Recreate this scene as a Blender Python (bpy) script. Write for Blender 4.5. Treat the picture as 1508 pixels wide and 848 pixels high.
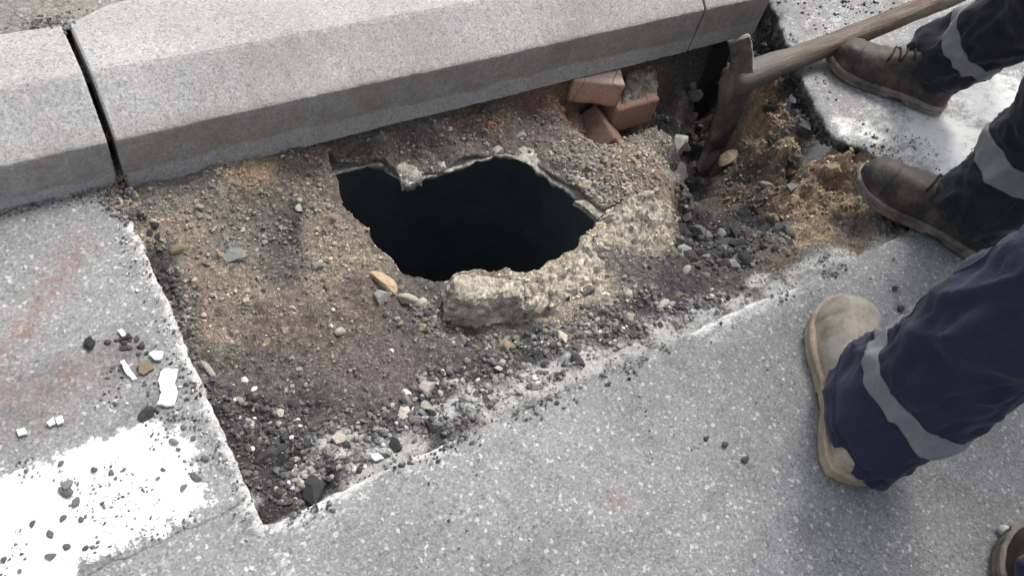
import bpy, math, random
import numpy as np
from mathutils import Vector, Matrix, Euler

scene = bpy.context.scene
for o in list(bpy.data.objects):
    bpy.data.objects.remove(o)

# ------------------------------------------------------------------ camera, light, exposure
cam_data = bpy.data.cameras.new("camera")
cam = bpy.data.objects.new("camera", cam_data)
scene.collection.objects.link(cam)
cam_data.sensor_width = 36.0
cam_data.lens = 36.0 * 1200 / 1508
cam_data.clip_start = 0.02
cam_data.clip_end = 500
CR = Matrix(((0.83927989, 0.3142678, -0.44367219),
             (-0.5097241, 0.73874492, -0.44095043),
             (0.18918406, 0.59623123, 0.78020363)))
cam.matrix_world = Matrix.Translation((0, 0, 1.0)) @ CR.to_4x4()
scene.camera = cam

SUN_EL, SUN_AZ = math.radians(58), math.radians(64)      # azimuth measured from +Y towards +X
world = bpy.data.worlds.new("World")
scene.world = world
world.use_nodes = True
wn = world.node_tree.nodes
wl = world.node_tree.links
sky = wn.new("ShaderNodeTexSky")
sky.sky_type = 'NISHITA'
sky.sun_disc = False
sky.sun_elevation = SUN_EL
sky.sun_rotation = SUN_AZ
sky.dust_density = 4.0
hsv = wn.new("ShaderNodeHueSaturation")
hsv.inputs['Saturation'].default_value = 0.35            # veiled, nearly grey sky
wl.new(sky.outputs[0], hsv.inputs['Color'])
wl.new(hsv.outputs[0], wn['Background'].inputs[0])
wn['Background'].inputs[1].default_value = 0.115

sun_data = bpy.data.lights.new("sun", 'SUN')
sun_data.energy = 1.5
sun_data.angle = math.radians(17)
sun_data.color = (1.0, 0.965, 0.91)
sun = bpy.data.objects.new("sun", sun_data)
scene.collection.objects.link(sun)
sdir = Vector((math.sin(SUN_AZ) * math.cos(SUN_EL), math.cos(SUN_AZ) * math.cos(SUN_EL), math.sin(SUN_EL)))
sun.rotation_euler = sdir.to_track_quat('Z', 'Y').to_euler()

scene.view_settings.view_transform = 'Standard'
scene.view_settings.look = 'None'
scene.view_settings.gamma = 1.0
scene.view_settings.use_curve_mapping = False
scene.view_settings.exposure = 1.12

# ------------------------------------------------------------------ helpers
rng = np.random.default_rng(7)
random.seed(7)
COL = scene.collection


def hash3(ix, iy, iz, seed):
    h = (ix.astype(np.int64) * 374761393 + iy.astype(np.int64) * 668265263 + iz.astype(np.int64) * 2147483647 + seed * 1442695041) & 0xffffffff
    h = ((h ^ (h >> 13)) * 1274126177) & 0xffffffff
    h = ((h ^ (h >> 16)) * 2246822519) & 0xffffffff
    return ((h ^ (h >> 15)) & 0xffffff) / float(0xffffff)


def vnoise(p, seed=0):
    """value noise in -1..1 at points p (n,3)"""
    p = np.asarray(p, float)
    i = np.floor(p).astype(np.int64)
    f = p - i
    u = f * f * f * (f * (f * 6 - 15) + 10)
    r = 0
    for dx in (0, 1):
        for dy in (0, 1):
            for dz in (0, 1):
                w = (u[:, 0] if dx else 1 - u[:, 0]) * (u[:, 1] if dy else 1 - u[:, 1]) * (u[:, 2] if dz else 1 - u[:, 2])
                r = r + w * hash3(i[:, 0] + dx, i[:, 1] + dy, i[:, 2] + dz, seed)
    return r * 2 - 1


def fbm(p, octaves=4, seed=0, gain=0.5):
    p = np.asarray(p, float)
    a, r = 1.0, 0
    for k in range(octaves):
        r = r + a * vnoise(p * (2.03 ** k) + k * 17.3, seed + k)
        a *= gain
    return r


def fbm2(x, y, scale, octaves=4, seed=0):
    return fbm(np.stack([x * scale, y * scale, np.zeros_like(x) + 0.37], 1), octaves, seed)


def new_obj(name, verts, faces, mat, parent=None, smooth=False, mats=None):
    me = bpy.data.meshes.new(name)
    if isinstance(verts, np.ndarray):
        verts = verts.tolist()
    if isinstance(faces, np.ndarray):
        faces = faces.tolist()
    me.from_pydata(verts, [], faces)
    me.materials.append(mat)
    for m in (mats or []):
        me.materials.append(m)
    if smooth:
        me.shade_smooth()
    me.update()
    o = bpy.data.objects.new(name, me)
    COL.objects.link(o)
    if parent:
        o.parent = parent
    return o


def tag(o, label=None, cat=None, group=None, kind=None):
    if label:
        o['label'] = label
    if cat:
        o['category'] = cat
    if group:
        o['group'] = group
    if kind:
        o['kind'] = kind
    return o


def empty(name, loc=(0, 0, 0), rz=0.0):
    o = bpy.data.objects.new(name, None)
    o.empty_display_size = 0.05
    o.location = loc
    o.rotation_euler = (0, 0, rz)
    COL.objects.link(o)
    return o


def set_colors(o, cols, name="Col"):
    me = o.data
    a = me.color_attributes.new(name, 'FLOAT_COLOR', 'POINT')
    c = np.ones((len(me.vertices), 4), np.float32)
    c[:, :3] = cols
    a.data.foreach_set('color', c.ravel())


def set_float(o, vals, name):
    a = o.data.attributes.new(name, 'FLOAT', 'POINT')
    a.data.foreach_set('value', np.asarray(vals, np.float32))


def in_poly(px, py, poly):
    poly = np.array([tuple(q)[:2] for q in poly], float)
    ins = np.zeros(px.shape, bool)
    n = len(poly)
    for i in range(n):
        x1, y1 = poly[i]
        x2, y2 = poly[(i + 1) % n]
        c = ((y1 > py) != (y2 > py))
        with np.errstate(divide='ignore', invalid='ignore'):
            xi = (x2 - x1) * (py - y1) / (y2 - y1 if y2 != y1 else 1e-12) + x1
        ins ^= c & (px < xi)
    return ins


def near_poly(px, py, poly, closed=True):
    """nearest point on a polyline and the distance to it"""
    poly = np.array([tuple(q)[:2] for q in poly], float)
    best = np.full(px.shape, 1e9)
    bx, by = px.copy(), py.copy()
    n = len(poly)
    for i in range(n if closed else n - 1):
        a = poly[i]
        b = poly[(i + 1) % n]
        d = b - a
        t = np.clip(((px - a[0]) * d[0] + (py - a[1]) * d[1]) / max(d @ d, 1e-12), 0, 1)
        qx, qy = a[0] + t * d[0], a[1] + t * d[1]
        dd = np.hypot(px - qx, py - qy)
        m = dd < best
        best[m] = dd[m]
        bx[m] = qx[m]
        by[m] = qy[m]
    return bx, by, best


def ragged(poly, step=0.006, amp=0.004, scale=45, seed=1, closed=True):
    """densify a polygon and make its line uneven"""
    poly = np.array([tuple(q)[:2] for q in poly], float)
    out = []
    n = len(poly)
    for i in range(n if closed else n - 1):
        a, b = poly[i], poly[(i + 1) % n]
        k = max(1, int(np.linalg.norm(b - a) / step))
        for j in range(k):
            out.append(a + (b - a) * j / k)
    out = np.array(out)
    out[:, 0] += amp * fbm2(out[:, 0], out[:, 1], scale, 3, seed)
    out[:, 1] += amp * fbm2(out[:, 0], out[:, 1], scale, 3, seed + 50)
    return out


def cut_grid(x0, x1, y0, y1, res, poly, keep_inside):
    """grid sheet with a polygon cut out of it (or cut to a polygon); rim vertices lie on the polygon.
    Returns verts (n,2), faces (m,4), rim edges (k,2)."""
    nx, ny = int(round((x1 - x0) / res)) + 1, int(round((y1 - y0) / res)) + 1
    gx, gy = np.linspace(x0, x1, nx), np.linspace(y0, y1, ny)
    X, Y = np.meshgrid(gx, gy)
    V = np.stack([X.ravel(), Y.ravel()], 1)
    idx = np.arange(nx * ny).reshape(ny, nx)
    F = np.stack([idx[:-1, :-1], idx[:-1, 1:], idx[1:, 1:], idx[1:, :-1]], -1).reshape(-1, 4)
    cx = V[F][:, :, 0].mean(1)
    cy = V[F][:, :, 1].mean(1)
    ins = in_poly(cx, cy, poly)
    keep = ins if keep_inside else ~ins
    K, Rm = F[keep], F[~keep]
    E = np.concatenate([K[:, [0, 1]], K[:, [1, 2]], K[:, [2, 3]], K[:, [3, 0]]])
    ER = np.concatenate([Rm[:, [1, 0]], Rm[:, [2, 1]], Rm[:, [3, 2]], Rm[:, [0, 3]]])
    n = nx * ny
    rim = E[np.isin(E[:, 0] * n + E[:, 1], ER[:, 0] * n + ER[:, 1])]
    rv = np.unique(rim)
    qx, qy, _ = near_poly(V[rv, 0], V[rv, 1], poly)
    V[rv, 0], V[rv, 1] = qx, qy
    used = np.unique(K)
    remap = -np.ones(n, int)
    remap[used] = np.arange(len(used))
    return V[used], remap[K], remap[rim]


def skirt(V3, F, rim, rows, offs):
    """wall hanging from rim edges; offs(k, pts) returns the points of row k"""
    rv = np.unique(rim)
    base = len(V3)
    lut = {int(v): i for i, v in enumerate(rv)}
    top = V3[rv]
    allv = [V3]
    quads = [F]
    prev = rv
    a = np.array([lut[int(v)] for v in rim[:, 0]])
    b = np.array([lut[int(v)] for v in rim[:, 1]])
    for k in range(1, rows + 1):
        allv.append(offs(k, top.copy()))
        cur = base + (k - 1) * len(rv) + np.arange(len(rv))
        quads.append(np.stack([prev[b], prev[a], cur[a], cur[b]], 1))
        prev = cur
    return np.concatenate(allv), np.concatenate(quads), prev


# ------------------------------------------------------------------ materials
class NT:
    def __init__(self, name, rough=0.85, spec=0.3):
        self.m = bpy.data.materials.new(name)
        self.m.use_nodes = True
        self.t = self.m.node_tree
        self.b = self.t.nodes['Principled BSDF']
        self.b.inputs['Roughness'].default_value = rough
        self.b.inputs['Specular IOR Level'].default_value = spec
        self.co = None
        self.scale = None

    def n(self, typ, **kw):
        nd = self.t.nodes.new(typ)
        for k, v in kw.items():
            setattr(nd, k, v)
        return nd

    def put(self, sock, val):
        if hasattr(val, 'is_output'):
            self.t.links.new(val, sock)
        elif isinstance(val, (tuple, list)):
            v = tuple(val)
            sock.default_value = v + (1,) if len(v) == 3 and sock.type == 'RGBA' else v
        else:
            sock.default_value = val

    def coord(self, scale=None):
        if self.co is None:
            self.co = self.n('ShaderNodeTexCoord').outputs['Object']
        if scale is None:
            return self.co
        mp = self.n('ShaderNodeMapping')
        self.put(mp.inputs['Vector'], self.co)
        self.put(mp.inputs['Scale'], scale)
        return mp.outputs[0]

    def noise(self, scale, detail=4, rough=0.6, vec=None, col=False):
        nd = self.n('ShaderNodeTexNoise')
        self.put(nd.inputs['Vector'], vec if vec is not None else self.coord())
        self.put(nd.inputs['Scale'], scale)
        self.put(nd.inputs['Detail'], detail)
        self.put(nd.inputs['Roughness'], rough)
        return nd.outputs['Color' if col else 'Fac']

    def voro(self, scale, out='Color', vec=None, feature='F1'):
        nd = self.n('ShaderNodeTexVoronoi', feature=feature)
        self.put(nd.inputs['Vector'], vec if vec is not None else self.coord())
        self.put(nd.inputs['Scale'], scale)
        return nd.outputs[out]

    def sep(self, col, ch=0):
        nd = self.n('ShaderNodeSeparateColor')
        self.put(nd.inputs[0], col)
        return nd.outputs[ch]

    def ramp(self, fac, stops, interp='LINEAR'):
        nd = self.n('ShaderNodeValToRGB')
        cr = nd.color_ramp
        cr.interpolation = interp
        while len(cr.elements) > 1:
            cr.elements.remove(cr.elements[-1])
        cr.elements[0].position = stops[0][0]
        cr.elements[0].color = self._c(stops[0][1])
        for p, c in stops[1:]:
            e = cr.elements.new(p)
            e.color = self._c(c)
        self.put(nd.inputs[0], fac)
        return nd.outputs[0]

    @staticmethod
    def _c(c):
        return (c, c, c, 1) if not isinstance(c, (tuple, list)) else tuple(c) + (1,)

    def mix(self, fac, a, b, mode='MIX'):
        nd = self.n('ShaderNodeMix', data_type='RGBA', blend_type=mode)
        self.put(nd.inputs[0], fac)
        self.put(nd.inputs[6], a if not isinstance(a, (int, float)) else (a, a, a))
        self.put(nd.inputs[7], b if not isinstance(b, (int, float)) else (b, b, b))
        return nd.outputs[2]

    def math(self, op, a, b=0.0, clamp=False):
        nd = self.n('ShaderNodeMath', operation=op, use_clamp=clamp)
        self.put(nd.inputs[0], a)
        self.put(nd.inputs[1], b)
        return nd.outputs[0]

    def attr(self, name, out='Color'):
        nd = self.n('ShaderNodeAttribute', attribute_name=name)
        return nd.outputs[out]

    def bump(self, h, dist=0.002, strength=1.0, prev=None):
        nd = self.n('ShaderNodeBump')
        self.put(nd.inputs['Height'], h)
        self.put(nd.inputs['Distance'], dist)
        self.put(nd.inputs['Strength'], strength)
        if prev is not None:
            self.put(nd.inputs['Normal'], prev)
        return nd.outputs[0]

    def out(self, col, normal=None, rough=None):
        self.put(self.b.inputs['Base Color'], col)
        if normal is not None:
            self.put(self.b.inputs['Normal'], normal)
        if rough is not None:
            self.put(self.b.inputs['Roughness'], rough)
        return self.m


def asphalt_colour(q, base=(0.207, 0.207, 0.208)):
    v1 = q.sep(q.voro(380, 'Color'))
    v2 = q.sep(q.voro(235, 'Color'), 1)
    n1 = q.noise(320, 3, 0.7)
    n2 = q.noise(2.3, 5, 0.6)
    c = q.mix(1.0, base, q.ramp(v1, [(0, 0.72), (.3, .89), (.55, 1.0), (.85, 1.10), (.97, 1.45)]), 'MULTIPLY')
    c = q.mix(q.ramp(v2, [(.955, 0), (.985, .75)]), c, (0.46, 0.46, 0.45))
    c = q.mix(q.ramp(v2, [(.03, .55), (.07, 0)]), c, (0.09, 0.09, 0.095))
    c = q.mix(1.0, c, q.ramp(n1, [(.3, .80), (.7, 1.18)]), 'MULTIPLY')
    c = q.mix(1.0, c, q.ramp(n2, [(.3, .76), (.7, 1.2)]), 'MULTIPLY')
    n5 = q.noise(17, 6, .75)
    c = q.mix(1.0, c, q.ramp(n5, [(.28, .66), (.45, .98), (.7, 1.12)]), 'MULTIPLY')
    dd = q.voro(240, 'Distance')
    h = q.math('ADD', q.math('MULTIPLY', dd, -1.0), q.noise(520, 3, .7))
    return c, q.bump(h, 0.0011, 0.6)


def m_road():
    q = NT("asphalt", 0.8, 0.35)
    c, nb = asphalt_colour(q)
    nz = q.math('ADD', q.math('MULTIPLY', q.noise(48, 7, .8, q.coord((.55, 1, 1))), .65), q.math('MULTIPLY', q.noise(230, 4, .75), .35))
    e = q.math('MULTIPLY', q.math('POWER', 2.718, q.math('MULTIPLY', q.attr('dist', 'Fac'), -70.0)), q.attr('edgew', 'Fac'))
    cov = q.math('MAXIMUM', e, q.attr('pale', 'Fac'))
    f = q.ramp(q.math('ADD', cov, q.math('MULTIPLY', q.math('SUBTRACT', nz, .5), 3.2)), [(.35, 0), (.95, .95)])
    f = q.math('MULTIPLY', f, q.math('MULTIPLY', cov, 4.0, True), True)
    rust = q.math('MULTIPLY', q.attr('rust', 'Fac'), q.ramp(q.noise(45, 6, .8), [(.38, 0), (.66, 1)]), True)
    c = q.mix(q.math('MULTIPLY', rust, .85), c, (0.175, 0.092, 0.068))
    grime = q.math('MULTIPLY', q.attr('grime', 'Fac'), q.ramp(q.noise(70, 6, .8), [(.38, 0), (.6, 1)]), True)
    c = q.mix(grime, c, (0.055, 0.055, 0.06))
    c = q.mix(f, c, (0.62, 0.62, 0.605))
    # broken face of the layer under the surface: black binder
    c = q.mix(q.attr('face', 'Fac'), c, q.ramp(q.sep(q.voro(150, 'Color')), [(0, .012), (.6, .035), (1, .13)]))
    return q.out(c, nb)


def m_paint():
    q = NT("road_paint", 0.6, 0.35)
    c, nb = asphalt_colour(q)
    nz = q.noise(38, 8, .78)
    nz2 = q.noise(150, 4, .7)
    w = q.math('ADD', q.math('MULTIPLY', nz, .7), q.math('MULTIPLY', nz2, .3))
    w = q.math('ADD', w, q.attr('solid', 'Fac'))
    f = q.ramp(w, [(.43, 0), (.50, 1)])
    col = q.mix(q.noise(14, 5), (0.80, 0.80, 0.785), (0.70, 0.70, 0.69))
    return q.out(q.mix(f, c, col), nb)


def m_soil():
    q = NT("soil", 0.95, 0.15)
    c = q.attr('Col')
    v = q.sep(q.voro(330, 'Color'))
    n1 = q.noise(95, 6, .78)
    n2 = q.noise(420, 3, .7)
    c = q.mix(1.0, c, q.ramp(n1, [(.28, .55), (.5, .98), (.75, 1.6)]), 'MULTIPLY')
    c = q.mix(1.0, c, q.ramp(v, [(0, .75), (.5, 1.0), (.9, 1.15), (.97, 1.8)]), 'MULTIPLY')
    c = q.mix(1.0, c, q.ramp(n2, [(.3, .62), (.7, 1.35)]), 'MULTIPLY')
    cov = q.attr('pale', 'Fac')
    nd = q.math('ADD', q.math('MULTIPLY', q.noise(42, 7, .8, q.coord((.5, 1, 1))), .6), q.math('MULTIPLY', q.noise(210, 4, .75), .4))
    dust = q.ramp(q.math('ADD', q.math('MULTIPLY', cov, 1.35), q.math('MULTIPLY', q.math('SUBTRACT', nd, .5), 2.8)), [(.42, 0), (.95, .95)])
    dust = q.math('MULTIPLY', dust, q.math('MULTIPLY', cov, 4.0, True), True)
    c = q.mix(dust, c, (0.64, 0.64, 0.625))
    dd = q.noise(180, 5, .8)
    h = q.math('ADD', dd, q.math('MULTIPLY', n1, 1.6))
    nb = q.bump(h, 0.006, 1.0)
    nb = q.bump(q.math('ADD', n2, q.math('MULTIPLY', q.voro(260, 'Distance'), -.6)), 0.0016, 0.8, nb)
    return q.out(c, nb)


def m_gravel():
    q = NT("gravel", 0.85, 0.25)
    c = q.attr('Col')
    n1 = q.noise(260, 5, .75)
    c = q.mix(1.0, c, q.ramp(n1, [(.3, .55), (.7, 1.4)]), 'MULTIPLY')
    return q.out(c, q.bump(n1, 0.001, 0.7))


def m_stone(name, base, spread=0.35, grain=1.0):
    q = NT(name, 0.85, 0.25)
    rnd = q.n('ShaderNodeObjectInfo').outputs['Random']
    vec = q.n('ShaderNodeTexCoord').outputs['Generated']
    n1 = q.noise(7 * grain, 7, .75, vec)
    n2 = q.noise(32 * grain, 4, .7, vec)
    c = q.mix(1.0, base, q.ramp(rnd, [(0, 1 - spread), (1, 1 + spread)]), 'MULTIPLY')
    c = q.mix(1.0, c, q.ramp(n1, [(.3, .6), (.7, 1.35)]), 'MULTIPLY')
    c = q.mix(1.0, c, q.ramp(n2, [(.3, .7), (.7, 1.3)]), 'MULTIPLY')
    nb = q.bump(q.math('ADD', n1, q.math('MULTIPLY', n2, .5)), 0.0025, .8)
    return q.out(c, nb)


def m_concrete(name, base, tint):
    q = NT(name, 0.92, 0.2)
    n1 = q.noise(30, 7, .75)
    n2 = q.noise(230, 4, .75)
    v = q.sep(q.voro(95, 'Color'))
    c = q.mix(q.ramp(n1, [(.35, 0), (.65, 1)]), base, tint)
    c = q.mix(1.0, c, q.ramp(n2, [(.3, .6), (.7, 1.35)]), 'MULTIPLY')
    c = q.mix(1.0, c, q.ramp(v, [(0, .55), (.35, .95), (.9, 1.1), (.97, 1.6)]), 'MULTIPLY')
    h = q.math('ADD', q.math('MULTIPLY', q.voro(95, 'Distance'), -1.0), q.math('ADD', n1, n2))
    return q.out(c, q.bump(h, 0.004, .9))


def m_granite():
    q = NT("granite", 0.7, 0.35)
    v = q.sep(q.voro(460, 'Color'))
    v2 = q.sep(q.voro(260, 'Color'), 2)
    n1 = q.noise(560, 3, .75)
    n2 = q.noise(5, 6, .65)
    n3 = q.noise(26, 6, .7)
    rnd = q.n('ShaderNodeObjectInfo').outputs['Random']
    base = q.mix(rnd, (0.335, 0.331, 0.322), (0.355, 0.351, 0.344))
    c = q.mix(1.0, base, q.ramp(v, [(0, .70), (.25, .9), (.6, 1.02), (1, 1.18)]), 'MULTIPLY')
    c = q.mix(q.ramp(v2, [(.90, 0), (.96, .5)]), c, (0.52, 0.51, 0.49))
    c = q.mix(q.ramp(v2, [(.05, .5), (.10, 0)]), c, (0.16, 0.16, 0.165))
    c = q.mix(1.0, c, q.ramp(n1, [(.3, .82), (.7, 1.16)]), 'MULTIPLY')
    c = q.mix(1.0, c, q.ramp(n2, [(.3, .84), (.7, 1.12)]), 'MULTIPLY')
    c = q.mix(q.ramp(q.noise(3.1, 7, .72), [(.52, 0), (.66, .38)]), c, (0.235, 0.222, 0.2))
    # tyre and earth marks on the lower front, cleaner where it was buried
    z = q.n('ShaderNodeSeparateXYZ')
    q.put(z.inputs[0], q.coord())
    st = q.noise(9, 6, .7, q.coord((1, 1, 4)))
    low = q.ramp(q.math('ADD', z.outputs[2], q.math('MULTIPLY', q.math('SUBTRACT', st, .5), .05)), [(.012, 0), (.02, 1), (.075, .8), (.10, 0)])
    c = q.mix(q.math('MULTIPLY', low, q.ramp(n3, [(.3, .22), (.7, .85)])), c, (0.175, 0.145, 0.112))
    c = q.mix(q.ramp(n3, [(.70, 0), (.76, .5)]), c, (0.16, 0.16, 0.16))
    h = q.math('ADD', n1, q.math('MULTIPLY', v, .5))
    return q.out(c, q.bump(h, 0.0011, .8))


def m_brick(name="fired_clay", dirt=0.0):
    q = NT(name, 0.9, 0.2)
    n1 = q.noise(22, 6, .7)
    n2 = q.noise(210, 4, .7)
    c = q.mix(q.ramp(n1, [(.35, 0), (.68, 1)]), (0.37, 0.195, 0.135), (0.45, 0.28, 0.215))
    c = q.mix(1.0, c, q.ramp(n2, [(.3, .72), (.7, 1.22)]), 'MULTIPLY')
    c = q.mix(q.ramp(q.noise(55, 6, .75), [(.60, 0), (.70, .7)]), c, (0.16, 0.10, 0.075))
    c = q.mix(q.math('MULTIPLY', q.attr('pale', 'Fac'), q.ramp(q.noise(60, 5), [(.25, .25), (.5, .95)])), c, (0.52, 0.41, 0.345))
    cr = q.voro(9, 'Distance', feature='DISTANCE_TO_EDGE')
    c = q.mix(q.ramp(cr, [(0, .7), (.014, 0)]), c, (0.10, 0.07, 0.055))
    if dirt:
        c = q.mix(q.ramp(n1, [(.3, dirt * .6), (.6, dirt)]), c, (0.085, 0.066, 0.055))
    return q.out(c, q.bump(q.math('ADD', n1, n2), 0.0018, .7))


def m_wood():
    q = NT("worn_wood", 0.55, 0.4)
    g = q.noise(60, 7, .75, q.coord((.12, 2.6, 2.6)))
    g2 = q.noise(16, 6, .75, q.coord((.6, 2, 2)))
    c = q.ramp(g, [(.38, (0.014, 0.009, 0.006)), (.5, (0.062, 0.033, 0.019)), (.64, (0.19, 0.108, 0.062))])
    c = q.mix(q.ramp(g2, [(.46, 0), (.66, .55)]), c, (0.15, 0.128, 0.108))
    c = q.mix(q.ramp(g2, [(.34, .85), (.45, 0)]), c, (0.022, 0.016, 0.013))
    x = q.n('ShaderNodeSeparateXYZ')
    q.put(x.inputs[0], q.coord())
    c = q.mix(q.ramp(x.outputs[0], [(.05, .85), (.30, 0)]), c, (0.10, 0.09, 0.08))
    return q.out(c, q.bump(g, 0.003, .9))


def m_iron():
    q = NT("dirty_iron", 0.7, 0.4)
    n1 = q.noise(28, 7, .75)
    n2 = q.noise(160, 4, .7)
    c = q.ramp(n1, [(.3, (0.04, 0.037, 0.034)), (.5, (0.095, 0.085, 0.075)), (.7, (0.19, 0.165, 0.14))])
    c = q.mix(q.math('MULTIPLY', q.attr('edge', 'Fac'), q.ramp(n2, [(.35, .2), (.6, 1)])), c, (0.42, 0.38, 0.35))  # pale mix: lit blade edge painted in, plus dust on the blade end
    return q.out(c, q.bump(q.math('ADD', n1, n2), 0.0014, .8))


def m_cloth(name, base, dust=(0.3, 0.28, 0.26), amount=.35):
    q = NT(name, 0.88, 0.15)
    wv = q.noise(900, 2, .6)
    n1 = q.noise(10, 6, .7)
    n2 = q.noise(45, 5, .75)
    c = q.mix(1.0, base, q.ramp(n1, [(.3, .78), (.7, 1.22)]), 'MULTIPLY')
    c = q.mix(q.ramp(n2, [(.60, 0), (.82, amount)]), c, dust)
    c = q.mix(1.0, c, q.ramp(wv, [(.3, .8), (.7, 1.2)]), 'MULTIPLY')
    q.b.inputs['Sheen Weight'].default_value = 0.12
    return q.out(c, q.bump(wv, 0.0006, .5, q.bump(q.noise(38, 4, .6), .006, .5)))


def m_leather(name, base, dust, lo, hi):
    q = NT(name, 0.62, 0.4)
    n1 = q.noise(26, 7, .72)
    n2 = q.noise(140, 4, .7)
    c = q.mix(1.0, base, q.ramp(n2, [(.3, .75), (.7, 1.25)]), 'MULTIPLY')
    c = q.mix(q.ramp(n1, [(lo, 0), (hi, .85)]), c, dust)
    return q.out(c, q.bump(q.math('ADD', n1, q.math('MULTIPLY', n2, .5)), 0.0012, .7), q.ramp(n1, [(.35, .5), (.65, .9)]))


def m_plain(name, col, rough=.7, spec=.3, sc=60, var=.25, bump=.0005):
    q = NT(name, rough, spec)
    n1 = q.noise(sc, 5, .7)
    c = q.mix(1.0, col, q.ramp(n1, [(.3, 1 - var), (.7, 1 + var)]), 'MULTIPLY')
    return q.out(c, q.bump(n1, bump, .6))


def m_paving():
    q = NT("pavement_surface", 0.9, 0.25)
    c, nb = asphalt_colour(q, (0.20, 0.192, 0.182))
    n1 = q.noise(16, 7, .75)
    n2 = q.noise(110, 5, .75)
    c = q.mix(q.ramp(n1, [(.46, 0), (.62, .5)]), c, (0.31, 0.275, 0.235))
    c = q.mix(1.0, c, q.ramp(n2, [(.3, .6), (.7, 1.3)]), 'MULTIPLY')
    return q.out(c, q.bump(n2, .004, .8, nb))


M = dict(road=m_road(), paint=m_paint(), soil=m_soil(), gravel=m_gravel(), granite=m_granite(), brick=m_brick(), clay_dirty=m_brick('dirty_clay', .8), clay_dusty=m_brick('dusty_clay', .42),
         wood=m_wood(), iron=m_iron(),
         slab=m_concrete("broken_concrete", (0.30, 0.285, 0.25), (0.38, 0.36, 0.32)),
         chunk=m_concrete("sandy_concrete", (0.43, 0.38, 0.30), (0.40, 0.37, 0.32)),
         mortar=m_concrete("old_mortar", (0.17, 0.155, 0.135), (0.25, 0.23, 0.2)),
         paving=m_paving(),
         shaft=m_plain("shaft_concrete", (0.11, 0.128, 0.134), .9, .1, 6, .25, .0002),  # blue-green tint: haze in the hole put into the wall colour
         grey=m_stone("grey_stone", (0.20, 0.195, 0.185)),
         blue=m_stone("blue_grey_stone", (0.26, 0.265, 0.25)),
         pale=m_stone("pale_stone", (0.38, 0.35, 0.30)),
         white=m_stone("white_stone", (0.68, 0.67, 0.64), .12),
         tan=m_stone("tan_stone", (0.27, 0.215, 0.145)),
         orange=m_stone("orange_stone", (0.36, 0.265, 0.17)),
         black=m_stone("asphalt_lump", (0.045, 0.045, 0.048)),
         ash=m_stone("dusty_asphalt", (0.15, 0.148, 0.15)),
         dark=m_stone("dark_stone", (0.085, 0.08, 0.078)),
         clod=m_stone("earth_clod", (0.175, 0.132, 0.086)),
         redclay=m_stone("red_clay_stone", (0.33, 0.14, 0.08)),
         chip=m_plain("paint_flake", (0.80, 0.80, 0.79), .6, .3, 90, .12, .0008),
         navy=m_cloth("navy_cloth", (0.020, 0.024, 0.048), (0.10, 0.10, 0.12), .25),
         charcoal=m_cloth("charcoal_cloth", (0.017, 0.018, 0.023), (0.16, 0.15, 0.14), .35),
         band=m_cloth("reflective_tape", (0.19, 0.19, 0.205), (0.13, 0.12, 0.12), .5),
         jacket=m_cloth("jacket_cloth", (0.03, 0.033, 0.05)),
         suede=m_leather("dusty_suede", (0.26, 0.228, 0.182), (0.40, 0.37, 0.315), .42, .66),
         brownleather=m_leather("worn_brown_leather", (0.030, 0.025, 0.022), (0.15, 0.127, 0.105), .46, .74),
         darkleather=m_leather("muddy_dark_leather", (0.032, 0.026, 0.022), (0.11, 0.09, 0.073), .48, .76),
         rubber=m_leather("dusty_rubber", (0.07, 0.06, 0.052), (0.27, 0.235, 0.2), .36, .62),
         palerubber=m_leather("pale_rubber", (0.24, 0.19, 0.13), (0.42, 0.35, 0.26), .40, .66),
         lace=m_plain("lace_cord", (0.03, 0.026, 0.022), .9, .1, 300),
         skin=m_plain("skin", (0.42, 0.26, 0.19), .5, .4, 40, .08),
         hair=m_plain("hair", (0.02, 0.016, 0.013), .6, .4, 200))

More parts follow.
